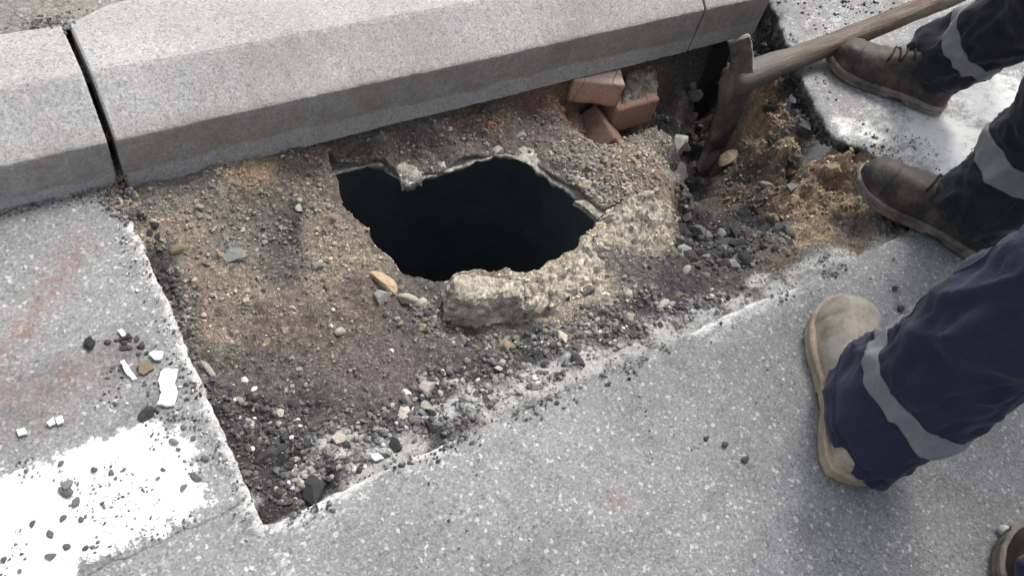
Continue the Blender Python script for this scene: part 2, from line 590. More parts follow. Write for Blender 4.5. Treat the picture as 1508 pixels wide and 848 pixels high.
# ------------------------------------------------------------------ outlines of the place (metres; road surface at z = 0)
KERB_Y = 0.985
PIT = [(0.095, KERB_Y + .11), (0.095, 0.377), (1.36, 0.377)] + [(1.4145, 0.4191, 0), (1.4686, 0.5032, 0), (1.4539, 0.5581, 0), (1.4094, 0.6268, 0), (1.4213, 0.6988, 0), (1.4677, 0.7888, 0), (1.5174, 0.8854, 0), (1.5963, 1.0311, 0)] + [(1.625, 1.10), (1.46, 1.10), (1.46, KERB_Y + .11)]
HOLE = [(0.4498, 0.9631, -0.085), (0.4835, 0.9615, -0.085), (0.5194, 0.9574, -0.085), (0.5443, 0.9464, -0.085), (0.5546, 0.9277, -0.085), (0.5608, 0.907, -0.085), (0.5804, 0.896, -0.085), (0.6236, 0.8946, -0.085), (0.6694, 0.8983, -0.085), (0.7122, 0.8999, -0.085), (0.7503, 0.8997, -0.085), (0.7753, 0.8945, -0.085), (0.7864, 0.8766, -0.085), (0.8017, 0.8553, -0.085), (0.8119, 0.8263, -0.085), (0.8233, 0.797, -0.085), (0.8361, 0.7656, -0.085), (0.8445, 0.7399, -0.085), (0.8488, 0.7086, -0.085), (0.8526, 0.6888, -0.085), (0.8959, 0.6902, -0.085), (0.845, 0.6666, -0.085), (0.8118, 0.6552, -0.085), (0.7686, 0.6416, -0.085), (0.7513, 0.625, -0.085), (0.7164, 0.6262, -0.085), (0.6836, 0.6251, -0.085), (0.6628, 0.6193, -0.085), (0.6409, 0.6205, -0.085), (0.616, 0.6437, -0.085), (0.5772, 0.6712, -0.085), (0.5579, 0.6776, -0.085), (0.5374, 0.6767, -0.085), (0.5269, 0.6671, -0.085), (0.4967, 0.669, -0.085), (0.4779, 0.6893, -0.085), (0.4621, 0.7006, -0.085), (0.4555, 0.7127, -0.085), (0.4569, 0.7308, -0.085), (0.4542, 0.7509, -0.085), (0.4465, 0.7717, -0.085), (0.4404, 0.7935, -0.085), (0.4343, 0.8156, -0.085), (0.4273, 0.8332, -0.085), (0.4224, 0.8585, -0.085), (0.428, 0.8937, -0.085)]
HOLE = [(p[0], p[1]) for p in HOLE]

# control points of the dug ground: x, y, z, soil
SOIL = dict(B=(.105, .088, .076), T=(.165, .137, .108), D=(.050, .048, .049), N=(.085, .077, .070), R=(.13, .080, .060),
            C=(.27, .235, .185), G=(.130, .120, .107), S=(.195, .148, .102), K=(.020, .020, .022), P=(.098, .084, .078), E=(.066, .056, .048))  # K: black asphalt, and shade of the deep trench put into the colour
CTRL = [
    ((0.1063, 0.9322, -0.02), 'G'), ((0.109, 0.8961, -0.03), 'T'), ((0.1113, 0.8294, -0.045), 'D'), ((0.1096, 0.779, -0.05), 'D'), ((0.108, 0.6971, -0.045), 'B'),
    ((0.1034, 0.6282, -0.05), 'D'), ((0.1065, 0.5563, -0.05), 'D'), ((0.1138, 0.4752, -0.05), 'D'), ((0.1291, 0.42, -0.05), 'D'), ((0.1767, 0.4333, -0.05), 'K'),
    ((0.2346, 0.4215, -0.04), 'D'), ((0.3041, 0.4187, -0.035), 'D'), ((0.3998, 0.4168, -0.03), 'D'), ((0.4923, 0.4165, -0.03), 'N'), ((0.6038, 0.4159, -0.028), 'N'),
    ((0.7344, 0.4102, -0.025), 'N'), ((0.8816, 0.4097, -0.022), 'N'), ((1.0021, 0.4017, -0.018), 'N'), ((1.1576, 0.4003, -0.015), 'G'), ((1.3288, 0.3988, -0.012), 'N'),
    ((0.1411, 0.9625, -0.018), 'G'), ((0.2215, 0.9658, -0.02), 'G'), ((0.2883, 0.9654, -0.02), 'S'), ((0.3749, 0.9766, -0.025), 'E'), ((0.4378, 0.9789, -0.03), 'E'),
    ((0.5425, 0.9784, -0.035), 'N'), ((0.6529, 0.9743, -0.04), 'P'), ((0.7722, 0.9734, -0.04), 'E'), ((0.9243, 0.9889, -0.06), 'R'), ((0.9917, 0.9821, -0.11), 'R'), ((1.0607, 1.0519, -0.11), 'E'), ((1.1693, 1.0921, -0.15), 'E'), ((1.0845, 1.0219, -0.16), 'E'), ((1.0631, 0.9636, -0.16), 'E'), ((1.1591, 1.0206, -0.18), 'E'), ((1.2375, 1.0443, -0.18), 'E'), ((1.0636, 0.8845, -0.15), 'G'), ((1.0545, 0.9032, -0.16), 'E'), ((1.145, 0.9412, -0.19), 'G'), ((1.2021, 0.9449, -0.19), 'G'), ((1.2745, 0.9606, -0.2), 'G'), ((1.2792, 1.0827, -0.16), 'E'), ((0.7617, 0.9521, -0.05), 'R'),
    ((0.4669, 0.97, -0.07), 'B'), ((0.5379, 0.9632, -0.074), 'B'), ((0.5085, 0.958, -0.08), 'B'), ((0.57, 0.9429, -0.08), 'B'), ((0.5789, 0.9329, -0.079), 'B'), ((0.6376, 0.9086, -0.08), 'N'), ((0.7663, 0.9101, -0.08), 'P'), ((0.6392, 0.9411, -0.07), 'N'), ((0.7291, 0.9422, -0.07), 'P'), ((0.8051, 0.884, -0.078), 'P'), ((0.8684, 0.9087, -0.075), 'P'),
    ((0.1566, 0.904, -0.035), 'T'), ((0.1643, 0.8047, -0.042), 'T'), ((0.2231, 0.8518, -0.04), 'G'), ((0.3064, 0.8949, -0.038), 'N'), ((0.3773, 0.9244, -0.045), 'B'),
    ((0.3219, 0.8477, -0.045), 'D'), ((0.2818, 0.7769, -0.05), 'N'), ((0.2059, 0.7475, -0.045), 'T'), ((0.364, 0.8086, -0.055), 'T'), ((0.4006, 0.7557, -0.065), 'T'),
    ((0.326, 0.721, -0.058), 'T'), ((0.159, 0.704, -0.05), 'T'), ((0.2209, 0.6781, -0.052), 'B'), ((0.2771, 0.6592, -0.06), 'B'), ((0.3755, 0.6764, -0.065), 'B'),
    ((0.1506, 0.6261, -0.052), 'N'), ((0.205, 0.5864, -0.058), 'N'), ((0.1553, 0.5612, -0.058), 'D'), ((0.2258, 0.5141, -0.055), 'D'), ((0.3048, 0.5725, -0.068), 'P'),
    ((0.3619, 0.5744, -0.07), 'P'), ((0.3566, 0.5189, -0.062), 'P'), ((0.2774, 0.5139, -0.055), 'N'), ((0.4181, 0.6171, -0.068), 'N'), ((0.4711, 0.6245, -0.07), 'N'), ((0.4417, 0.528, -0.055), 'N'),
    ((0.3856, 0.4694, -0.045), 'D'), ((0.5291, 0.5419, -0.085), 'N'), ((0.511, 0.5746, -0.095), 'N'), ((0.5836, 0.5432, -0.09), 'N'), ((0.4835, 0.6085, -0.085), 'N'), ((0.6265, 0.531, -0.075), 'C'), ((0.4827, 0.4759, -0.045), 'D'), ((0.6004, 0.4986, -0.055), 'D'), ((0.5739, 0.4614, -0.045), 'D'), ((0.6968, 0.4814, -0.05), 'N'),
    ((0.6631, 0.5504, -0.062), 'C'), ((0.6507, 0.5784, -0.052), 'C'), ((0.7238, 0.5615, -0.05), 'C'), ((0.8037, 0.5722, -0.045), 'G'), ((0.8222, 0.6175, -0.048), 'C'), ((0.9004, 0.6181, -0.045), 'C'),
    ((0.8461, 0.5245, -0.048), 'N'), ((0.7943, 0.4614, -0.04), 'D'), ((0.878, 0.4644, -0.05), 'D'), ((0.9095, 0.5204, -0.055), 'D'),
    ((0.8886, 0.8221, -0.058), 'G'), ((0.841, 0.7941, -0.07), 'G'), ((0.8662, 0.718, -0.06), 'G'), ((0.9213, 0.7573, -0.045), 'T'), ((0.9925, 0.7649, -0.04), 'T'), ((0.9892, 0.7127, -0.045), 'T'),
    ((0.9214, 0.6869, -0.05), 'T'), ((0.9667, 0.6558, -0.055), 'T'), ((1.1543, 0.8633, -0.13), 'G'), ((1.087, 0.8529, -0.125), 'G'),
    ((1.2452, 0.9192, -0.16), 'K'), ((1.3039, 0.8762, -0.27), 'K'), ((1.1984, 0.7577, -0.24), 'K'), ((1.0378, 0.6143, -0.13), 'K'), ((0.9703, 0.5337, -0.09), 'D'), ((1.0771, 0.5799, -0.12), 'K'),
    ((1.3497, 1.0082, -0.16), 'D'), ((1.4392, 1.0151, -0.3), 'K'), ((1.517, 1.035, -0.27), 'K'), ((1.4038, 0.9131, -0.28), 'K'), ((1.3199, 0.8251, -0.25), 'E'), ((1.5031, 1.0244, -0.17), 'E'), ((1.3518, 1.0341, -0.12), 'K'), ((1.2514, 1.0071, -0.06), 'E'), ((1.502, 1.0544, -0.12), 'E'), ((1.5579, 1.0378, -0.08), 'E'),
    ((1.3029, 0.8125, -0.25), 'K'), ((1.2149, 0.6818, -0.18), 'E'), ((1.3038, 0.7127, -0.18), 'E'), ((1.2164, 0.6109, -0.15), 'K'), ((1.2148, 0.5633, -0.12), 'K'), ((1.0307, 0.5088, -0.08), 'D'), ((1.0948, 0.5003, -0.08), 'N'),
    ((1.4296, 0.8803, -0.16), 'S'), ((1.3732, 0.7816, -0.12), 'S'), ((1.3942, 0.7744, -0.06), 'S'), ((1.3979, 0.8313, -0.05), 'S'), ((1.3466, 0.6794, -0.06), 'S'), ((1.3646, 0.6193, -0.05), 'S'),
    ((1.4006, 0.5899, -0.025), 'S'), ((1.4393, 0.5495, -0.02), 'S'), ((1.3409, 0.6477, -0.13), 'E'), ((1.3101, 0.557, -0.09), 'S'), ((1.3726, 0.5639, -0.08), 'S'), ((1.3773, 0.5017, -0.06), 'S'), ((1.2106, 0.4901, -0.07), 'S'),
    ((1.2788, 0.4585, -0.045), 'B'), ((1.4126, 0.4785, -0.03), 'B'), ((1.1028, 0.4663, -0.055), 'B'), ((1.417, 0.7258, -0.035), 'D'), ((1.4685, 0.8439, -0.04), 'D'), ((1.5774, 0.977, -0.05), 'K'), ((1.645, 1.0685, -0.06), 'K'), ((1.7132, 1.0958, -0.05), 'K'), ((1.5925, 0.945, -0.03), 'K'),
]
# white saw dust lying on the rubble: x, y, radius
PALE_IN = [((0.2307, 0.4569, -0.04), .030), ((0.2671, 0.4084, -0.02), .035), ((0.1809, 0.432, -0.03), .018), ((0.3057, 0.4041, -0.02), .03), ((0.4344, 0.431, -0.02), .035), ((0.3856, 0.4344, -0.02), .03),
           ((0.4582, 0.4045, -0.015), .035), ((0.5393, 0.4177, -0.02), .045), ((0.5748, 0.4073, -0.015), .05), ((0.6193, 0.4067, -0.015), .045), ((0.6875, 0.3927, -0.01), .035), ((0.7769, 0.4056, -0.015), .04), ((0.8406, 0.3958, -0.01), .035),
           ((0.9266, 0.3962, -0.01), .03), ((1.013, 0.3827, -0.01), .035), ((1.1083, 0.3912, -0.01), .045), ((1.1974, 0.3881, -0.01), .04), ((0.2394, 0.3824, -0.01), .035), ((0.1762, 0.3779, -0.01), .03), ((0.1322, 0.3802, -0.01), .02), ((0.9977, 0.4172, -0.015), .022),
           ((0.7171, 0.3124, 0), .001), ((1.4127, 0.6434, -0.01), .03), ((0.2265, 0.4477, -0.04), .02), ((1.4618, 0.7892, -0.01), .02), ((0.085, 0.4284, -0.02), .02)]

CX = np.array([c[0][0] for c in CTRL])
CY = np.array([c[0][1] for c in CTRL])
CZ = np.array([c[0][2] for c in CTRL])
CC = np.array([SOIL[c[1]] for c in CTRL])


def idw(x, y, power=3.2, eps=0.012):
    z = np.zeros(len(x))
    c = np.zeros((len(x), 3))
    wj = np.stack([0.020 * fbm2(x, y, 14, 3, 71), 0.020 * fbm2(x, y, 14, 3, 91)], 1)     # soil limits wander
    for s in range(0, len(x), 20000):
        e = slice(s, s + 20000)
        d2 = (x[e, None] - CX) ** 2 + (y[e, None] - CY) ** 2
        w = 1 / (d2 + eps ** 2) ** (power / 2 + .4)
        z[e] = (w @ CZ) / w.sum(1)
        d2 = (x[e, None] + wj[e, :1] - CX) ** 2 + (y[e, None] + wj[e, 1:] - CY) ** 2
        w = 1 / (d2 + .01 ** 2) ** 2.2
        c[e] = (w @ CC) / w.sum(1)[:, None]
    return z, c


def ground(x, y):
    """height and colour of the dug ground"""
    x = np.asarray(x, float)
    y = np.asarray(y, float)
    z, c = idw(x, y)
    c = c * 1.85
    z = z + 0.0075 * fbm2(x, y, 16, 4, 3) + 0.0055 * np.abs(fbm2(x, y, 55, 3, 9)) + 0.0022 * fbm2(x, y, 150, 2, 12)
    rough = np.clip((x - 1.1) / .25, 0, 1) * np.clip((y - .42) / .1, 0, 1)
    z = z + rough * 0.032 * (np.abs(fbm2(x, y, 24, 4, 33)) - .3)
    # the earth rises to the bedding under the kerb
    k = np.clip((y - (KERB_Y + .004)) / .02, 0, 1) * np.clip((1.50 - x) / .03, 0, 1)
    z = z * (1 - k) + k * np.maximum(z, -0.024)
    # and to the cut edges of the road
    return np.minimum(z, 0.004), c


def ground_z(x, y):
    return float(ground(np.array([x]), np.array([y]))[0][0])


# ------------------------------------------------------------------ road, marking, pavement
pit_line = ragged(PIT[:3], .005, .0026, 70, 4, closed=False).tolist() + ragged(PIT[2:], .006, .010, 26, 5, closed=False).tolist()
pit_line = [tuple(p) for p in pit_line] + [tuple(PIT[-1])]
for i, p in enumerate(pit_line):                                        # crumbled stretches of the near saw cut
    if p[1] < .39 and p[0] > .11:
        pit_line[i] = (p[0], p[1] - max(0, .006 * float(fbm2(np.array([p[0]]), np.array([.1]), 9, 3, 8)[0])) * (1.3 if p[0] > .75 else .6))

RX0, RX1, RY0, RY1 = -0.75, 3.05, -0.55, 1.42
V, F, rim = cut_grid(RX0, RX1, RY0, RY1, 0.0065, pit_line, False)
z = 0.0022 * fbm2(V[:, 0], V[:, 1], 7, 3, 21) + 0.0006 * fbm2(V[:, 0], V[:, 1], 90, 2, 22)
_, _, dpit = near_poly(V[:, 0], V[:, 1], pit_line)
z -= 0.003 * np.exp(-(dpit / .006) ** 2)
edge = np.minimum.reduce([V[:, 0] - RX0, RX1 - V[:, 0], V[:, 1] - RY0, RY1 - V[:, 1]])
z *= np.clip(edge / .1, 0, 1)
V3 = np.column_stack([V, z])
n_top = len(V3)


def road_wall(k, p):
    q = p.copy()
    q[:, 2] = p[:, 2] - (0.008, 0.03, 0.06, 0.11, 0.26)[k - 1]
    cx, cy = .8, .68
    nrm = np.stack([cx - p[:, 0], cy - p[:, 1]], 1)
    nrm /= np.linalg.norm(nrm, axis=1)[:, None]
    w = 0.004 * fbm(np.column_stack([p[:, :2] * 70, np.full(len(p), k * 3.1)]), 3, 31) * (k < 5)
    q[:, :2] += nrm * w[:, None]
    return q


V3, F, _ = skirt(V3, F, rim, 5, road_wall)
road = new_obj("road", V3, F, M['road'], smooth=True)
tag(road, kind='structure')
x, y = V3[:, 0], V3[:, 1]
_, _, dpit = near_poly(x, y, pit_line)
nz = fbm2(x, y, 22, 4, 41) * .5 + .5
nzs = fbm(np.column_stack([x * 9, y * 60, x * 0]), 3, 44) * .5 + .5
pale = np.zeros(len(V3))
left = np.clip((.12 - x) / .03, 0, 1) * (y > .30)
front = (y < .378) * np.clip((x - .10) / .05, 0, 1) * np.clip((1.45 - x) / .1, 0, 1)
along = np.clip(.55 + .9 * fbm(np.column_stack([x * 7, x * 0, x * 0]), 3, 47), .1, 1)
set_float(road, np.clip(dpit, 0, .2), 'dist')
set_float(road, np.clip(left * .86 + front * along * .98, 0, 1.4) * (V3[:, 2] > -.03), 'edgew')
# the saw cut ran past the corner a little way
_, _, dcut = near_poly(x, y, [(.095, .42), (.107, .23)], False)
pale = np.maximum(pale, .42 * np.exp(-(dcut / .012) ** 2))
pale = np.maximum(pale, front * .72 * np.exp(-dpit / .035) * along)
right = np.clip((x - 1.50) / .06, 0, 1)
pale = np.maximum(pale, right * (.10 + .26 * nz))
for (px_, py_, _), r_, s_ in [((1.673, 0.5291, 0), .16, 1.4), ((1.9131, 0.5751, 0), .15, 1.3), ((1.6118, 0.618, 0), .10, .9), ((1.7271, 0.9449, 0), .15, .45), ((1.4469, 0.6526, 0), .05, .9), ((1.5017, 0.6116, 0), .06, .8), ((1.469, 0.7813, 0), .02, .9)]:
    pale = np.maximum(pale, s_ * np.exp(-((x - px_) ** 2 + (y - py_) ** 2) / r_ ** 2) * (.6 + .6 * nz))
for seg, w_, s_ in [([(0.8316, 0.382, 0), (0.9372, 0.361, 0), (1.0745, 0.3644, 0)], .014, .35), ([(0.7642, 0.1116, 0), (0.8625, 0.0926, 0)], .006, .3), ([(0.2487, 0.3729, 0), (0.1653, 0.3738, 0), (0.1031, 0.3714, 0)], .02, .6), ([(0.094, 0.3808, 0), (0.0949, 0.3084, 0)], .012, .35)]:
    _, _, d_ = near_poly(x, y, seg, False)
    pale = np.maximum(pale, s_ * np.exp(-(d_ / w_) ** 2) * nz * 1.4)
pale *= (V3[:, 2] > -.012)
pale = np.where(x > 1.40, pale * np.clip(.25 + dpit / .04 + .5 * (nzs - .5), 0, 1), pale)
set_float(road, np.clip(pale, 0, 1), 'pale')
rust = np.zeros(len(V3))
for seg, w_, s_ in [([(0.0143, 0.8791, 0), (-0.0511, 0.8087, 0), (-0.09, 0.7651, 0), (-0.1444, 0.7106, 0)], .020, .85), ([(0.0142, 0.6658, 0), (-0.0434, 0.6695, 0), (-0.0925, 0.6648, 0), (-0.1724, 0.6811, 0)], .028, .8), ([(-0.0899, 0.6421, 0), (-0.1275, 0.6811, 0)], .04, .5), ([(-0.0231, 0.8544, 0), (-0.0066, 0.8675, 0)], .015, .8), ([(-0.0948, 0.7614, 0), (-0.0826, 0.7618, 0)], .012, 1.2), ([(0.5005, 0.2047, 0), (0.5196, 0.2005, 0)], .008, 1.4), ([(0.0264, 0.6487, 0), (0.0394, 0.6485, 0)], .010, .7)]:
    _, _, d_ = near_poly(x, y, seg, False)
    rust = np.maximum(rust, s_ * np.exp(-(d_ / w_) ** 2))
set_float(road, np.clip(rust, 0, 1), 'rust')
grime = np.zeros(len(V3))
for (px_, py_, _), r_, s_ in [((0.0171, 0.6761, 0), .045, .8), ((0.0216, 0.5895, 0), .025, .8), ((0.0791, 0.467, 0), .03, .6), ((1.1893, 0.2594, 0), .012, 1), ((1.2075, 0.2836, 0), .012, 1), ((1.2197, 0.3113, 0), .015, .8), ((0.7321, 0.0495, 0), .02, .7), ((0.7181, 0.1518, 0), .05, .35), ((0.0753, 0.6091, 0), .02, .6), ((0.9372, 0.4146, 0), .03, .4),
                           ((0.1928, 0.2568, 0), .05, .3), ((0.3636, 0.184, 0), .02, .5), ((-0.0808, 0.6812, 0), .05, .5), ((-0.1198, 0.6458, 0), .05, .5), ((1.5984, 1.0085, 0), .03, 1), ((1.5549, 0.9149, 0), .02, 1), ((1.3684, 0.669, 0), .03, 1), ((1.3855, 0.7288, 0), .025, 1)]:
    grime = np.maximum(grime, s_ * np.exp(-((x - px_) ** 2 + (y - py_) ** 2) / r_ ** 2))
set_float(road, grime, 'grime')
set_float(road, np.clip((-.006 - V3[:, 2]) / .006, 0, 1) * (np.arange(len(V3)) >= n_top), 'face')

# the road goes on beyond the part near the pit
FAR = 60.0
fv, ff = [], []
for (a, b, c, d) in [(-FAR, RX0, -FAR, RY1), (RX1, FAR, -FAR, RY1), (RX0, RX1, -FAR, RY0), (1.45, FAR, RY1, FAR)]:
    k = len(fv)
    fv += [(a, c, 0), (b, c, 0), (b, d, 0), (a, d, 0)]
    ff.append((k, k + 1, k + 2, k + 3))
tag(new_obj("road_beyond", fv, ff, M['road']), kind='structure')

mark = [(-0.2625, 0.5899, 0.003), (-0.2033, 0.5841, 0.003), (-0.1472, 0.5829, 0.003), (-0.1085, 0.5816, 0.003), (-0.0726, 0.5822, 0.003), (-0.047, 0.5843, 0.003), (0.0072, 0.5816, 0.003), (0.0309, 0.5768, 0.003), (0.0558, 0.5639, 0.003), (0.075, 0.5386, 0.003), (0.0737, 0.4948, 0.003), (0.0743, 0.4528, 0.003), (0.0759, 0.4127, 0.003), (0.0313, 0.4096, 0.003), (-0.0227, 0.4099, 0.003), (-0.0622, 0.4108, 0.003), (-0.0938, 0.4066, 0.003), (-0.1456, 0.3992, 0.003), (-0.2257, 0.3876, 0.003), (-0.3601, 0.4253, 0.003)]
mark_r = ragged(mark, .006, .006, 40, 61)
V, F, rim = cut_grid(-.62, .16, .15, .68, .006, mark_r, True)
_, _, dm = near_poly(V[:, 0], V[:, 1], mark_r)
z = 0.0004 + .0012 * np.clip(dm / .012, 0, 1) + (0.0022 * fbm2(V[:, 0], V[:, 1], 7, 3, 21) + 0.0006 * fbm2(V[:, 0], V[:, 1], 90, 2, 22)) * np.clip((V[:, 0] + .75) / .1, 0, 1)
V3, F, _ = skirt(np.column_stack([V, z]), F, rim, 1, lambda k, p: p - np.array([0, 0, .006]))
_, _, dm = near_poly(V3[:, 0], V3[:, 1], mark_r)
mk = new_obj("road_marking", V3, F, M['paint'], smooth=True)
set_float(mk, np.clip(.15 * np.clip(dm / .05, 0, 1) - .17 * np.exp(-dm / .018) - .10 * np.clip((V3[:, 0] - .02) / .05, 0, 1), -1, 1), 'solid')
tag(mk, kind='structure')

pv, pf = [], []
for (a, b, c, d) in [(-FAR, 1.31, 1.187, FAR)]:
    pv += [(a, c, .138), (b, c, .138), (b, d, .138), (a, d, .138)]
    pf.append((0, 1, 2, 3))
V, F, rim = cut_grid(-1.2, 1.3, 1.187, 1.9, .012, [(5, 5), (6, 5), (6, 6)], False)
pvz = .1405 + .003 * fbm2(V[:, 0], V[:, 1], 30, 4, 66)
pav = new_obj("pavement", np.concatenate([np.column_stack([V, pvz]), np.array(pv)]), F.tolist() + [[len(V) + i for i in range(4)]], M['paving'], smooth=True)
tag(pav, kind='structure')

# ------------------------------------------------------------------ kerb stones


def kerb_stone(x0, x1, seed, label, tilt=0.0, drop=0.0, back=0.0):
    b = .006
    prof = [(KERB_Y, -.022), (KERB_Y, .03), (KERB_Y, .0825), (KERB_Y + .0008, .0845), (KERB_Y + .0035, .0875),
            (KERB_Y + .04, .1175), (KERB_Y + .080 - b, .15 - b * .8), (KERB_Y + .080, .15 - .001), (KERB_Y + .080 + b, .15),
            (KERB_Y + .13, .151), (1.185 - b, .15), (1.185, .15 - b), (1.185, .05), (1.185, -.05), (1.185, -.18), (KERB_Y + .05, -.18), (KERB_Y + .04, -.022)]
    pr = np.array(prof)
    n = 110
    t = np.linspace(0, 1, n)
    t = np.concatenate([[0, .0025], t[1:-1], [.9975, 1]])
    ctr = pr.mean(0)
    vs = []
    for i, tt in enumerate(t):
        q = pr.copy()
        if i in (0, len(t) - 1):
            q = ctr + (q - ctr) * .975
        xx = x0 + (x1 - x0) * tt
        q[:, 0] += (q[:, 0] > 1.15) * back * min(1, (xx - x0) / .07)
        vs.append(np.column_stack([np.full(len(q), xx), q]))
    vs = np.concatenate(vs)
    nn = fbm(vs * 9, 2, seed) * .0012 + fbm(vs * 90, 2, seed + 3) * .0009
    vs[:, 1] += nn * (np.abs(vs[:, 1] - 1.185) > .01)
    chip = np.clip(fbm(vs * np.array([26, 8, 8]), 3, seed + 21) - .38, 0, 1) * .0
    row = np.tile(np.arange(len(pr)), len(t))
    edge_row = np.isin(row, (3, 7)).astype(float)
    vs[:, 1] += chip * edge_row
    vs[:, 2] -= chip * edge_row
    vs[:, 2] += fbm(vs * 11, 2, seed + 9) * .0009 + drop
    vs[:, 1] += tilt * (vs[:, 0] - (x0 + x1) / 2)
    m = len(pr)
    fs = []
    for i in range(len(t) - 1):
        for j in range(m):
            fs.append((i * m + j, i * m + (j + 1) % m, (i + 1) * m + (j + 1) % m, (i + 1) * m + j))
    fs.append(tuple(range(m - 1, -1, -1)))
    fs.append(tuple((len(t) - 1) * m + j for j in range(m)))
    fs = [f[::-1] for f in fs]
    o = new_obj("kerb_stone", vs, fs, M['granite'], smooth=False)
    tag(o, label, "kerb stone", "granite kerb stones along the road")
    return o


kerb_stone(-1.10, .099, 101, "grey granite kerb stone left of the open dark joint")
kerb_stone(.1095, 1.290, 102, "long grey granite kerb stone above the broken hole and the red bricks", back=.035)
kerb_stone(1.294, 1.495, 103, "short grey granite kerb stone at the top edge, above the pickaxe head", drop=.001)
ret = kerb_stone(1.192, 2.37, 104, "grey granite kerb stone turning the corner away behind the short end stone")
ret.matrix_world = Matrix.Translation((2.480, 0, 0)) @ Matrix.Rotation(math.pi / 2, 4, 'Z')
bed = new_obj("kerb_bedding", [(-1.1, 1.12, -.34), (1.49, 1.12, -.34), (1.49, 1.12, -.0225), (-1.1, 1.12, -.0225)],
              [(0, 1, 2, 3)], M['mortar'])
tag(bed, kind='structure')

# ------------------------------------------------------------------ dug ground, slab, shaft
hole_in = np.array(HOLE)
hc = hole_in.mean(0)
hole_soil = []
for p in ragged(HOLE, .005, .0035, 60, 77):
    d = p - hc
    L = np.linalg.norm(d)
    grow = .004 + .006 * (float(fbm2(np.array([p[0]]), np.array([p[1]]), 22, 2, 78)[0]) + .4)
    hole_soil.append(p + d / L * max(.0015, grow))


def chalk(x, y):
    """how much saw dust lies on the rubble"""
    p = np.zeros(len(x))
    for (px_, py_, _), r_ in PALE_IN:
        p = np.maximum(p, np.exp(-(((x - px_) / 1.5) ** 2 + (y - py_) ** 2) / (r_ * .85) ** 2))
    _, _, dp = near_poly(x, y, pit_line)
    return np.maximum(p * 1.0, (y < .5) * np.exp(-dp / .022) * .7 * (x > .25))


GX0, GX1, GY0, GY1 = .06, 1.68, .345, 1.13
V, F, rim = cut_grid(GX0, GX1, GY0, GY1, .0038, hole_soil, False)
z, c = ground(V[:, 0], V[:, 1])
V3 = np.column_stack([V, z])


def soil_rim(k, p):
    q = p.copy()
    q[:, 2] -= (.005, .010, .013)[k - 1]
    d = q[:, :2] - hc
    q[:, :2] += d / np.linalg.norm(d, axis=1)[:, None] * (-.001, .008, .035)[k - 1]
    return q


V3, F, _ = skirt(V3, F, rim, 3, soil_rim)
c = np.concatenate([c, np.tile(ground(V[np.unique(rim), 0], V[np.unique(rim), 1])[1] * 1.3, (3, 1))])
pit = new_obj("dug_earth", V3, F, M['soil'], smooth=True)
tag(pit, kind='structure')
set_colors(pit, c)
pale = chalk(V3[:, 0], V3[:, 1])
set_float(pit, pale, 'pale')

# broken cover slab just under the earth, seen as the pale rim of the hole
outer = np.array([hc + (p - hc) * (1 + .045 / np.linalg.norm(p - hc)) for p in hole_in])
rin = ragged(HOLE, .004, .0028, 80, 81)
V, F, rim = cut_grid(hole_in[:, 0].min() - .05, hole_in[:, 0].max() + .05, hole_in[:, 1].min() - .05, hole_in[:, 1].max() + .05, .004, rin, False)
keepf = in_poly(V[F][:, :, 0].mean(1), V[F][:, :, 1].mean(1), outer)
F = F[keepf]
V3 = np.column_stack([V, -.083 + .003 * fbm2(V[:, 0], V[:, 1], 40, 4, 83)])


def slab_rim(k, p):
    q = p.copy()
    q[:, 2] -= (.002, .006, .011, .014)[k - 1] * (1 + .9 * fbm2(p[:, 0], p[:, 1], 30, 2, 85))
    d = q[:, :2] - hc
    q[:, :2] += d / np.linalg.norm(d, axis=1)[:, None] * (-.001, .002, .008, .04)[k - 1]
    return q


V3, F, _ = skirt(V3, F, rim, 4, slab_rim)
slab = new_obj("concrete_slab", V3, F, M['slab'], smooth=True)
tag(slab, "broken concrete slab edge forming the pale rim round the dark hole", "concrete slab")
n = len(outer)
n = 64
shaft_ring = np.array([hc + np.array([a_ * math.copysign(abs(f_(2 * math.pi * i / n)) ** .62, f_(2 * math.pi * i / n)) for a_, f_ in ((.285, math.cos), (.262, math.sin))]) for i in range(n)])
sv = [(p[0], p[1], -.0985) for p in shaft_ring] + [(hc[0] + (p[0] - hc[0]), hc[1] + (p[1] - hc[1]), -1.6) for p in shaft_ring]
sf = [(i, (i + 1) % n, n + (i + 1) % n, n + i) for i in range(n)] + [tuple(range(n, 2 * n))]
tag(new_obj("manhole_shaft", sv, sf, M['shaft']), kind='structure')


def facets(p, cell, seed):
    """broken faces: every cell of a jittered 3-D lattice carries its own tilted plane"""
    q = p / cell
    i0 = np.floor(q).astype(np.int64)
    best = np.full(len(p), 1e9)
    val = np.zeros(len(p))
    for dx in (-1, 0, 1):
        for dy in (-1, 0, 1):
            for dz in (-1, 0, 1):
                i = i0 + np.array([dx, dy, dz])
                h = [hash3(i[:, 0], i[:, 1], i[:, 2], seed + k) for k in range(6)]
                c = i + np.stack(h[:3], 1)
                d = q - c
                d2 = (d ** 2).sum(1)
                v = (h[3] - .5) * 1.2 + d[:, 0] * (h[4] - .5) * 2 + d[:, 1] * (h[5] - .5) * 2 + d[:, 2] * (h[3] - .5) * 2
                m = d2 < best
                best[m] = d2[m]
                val[m] = v[m]
    return val


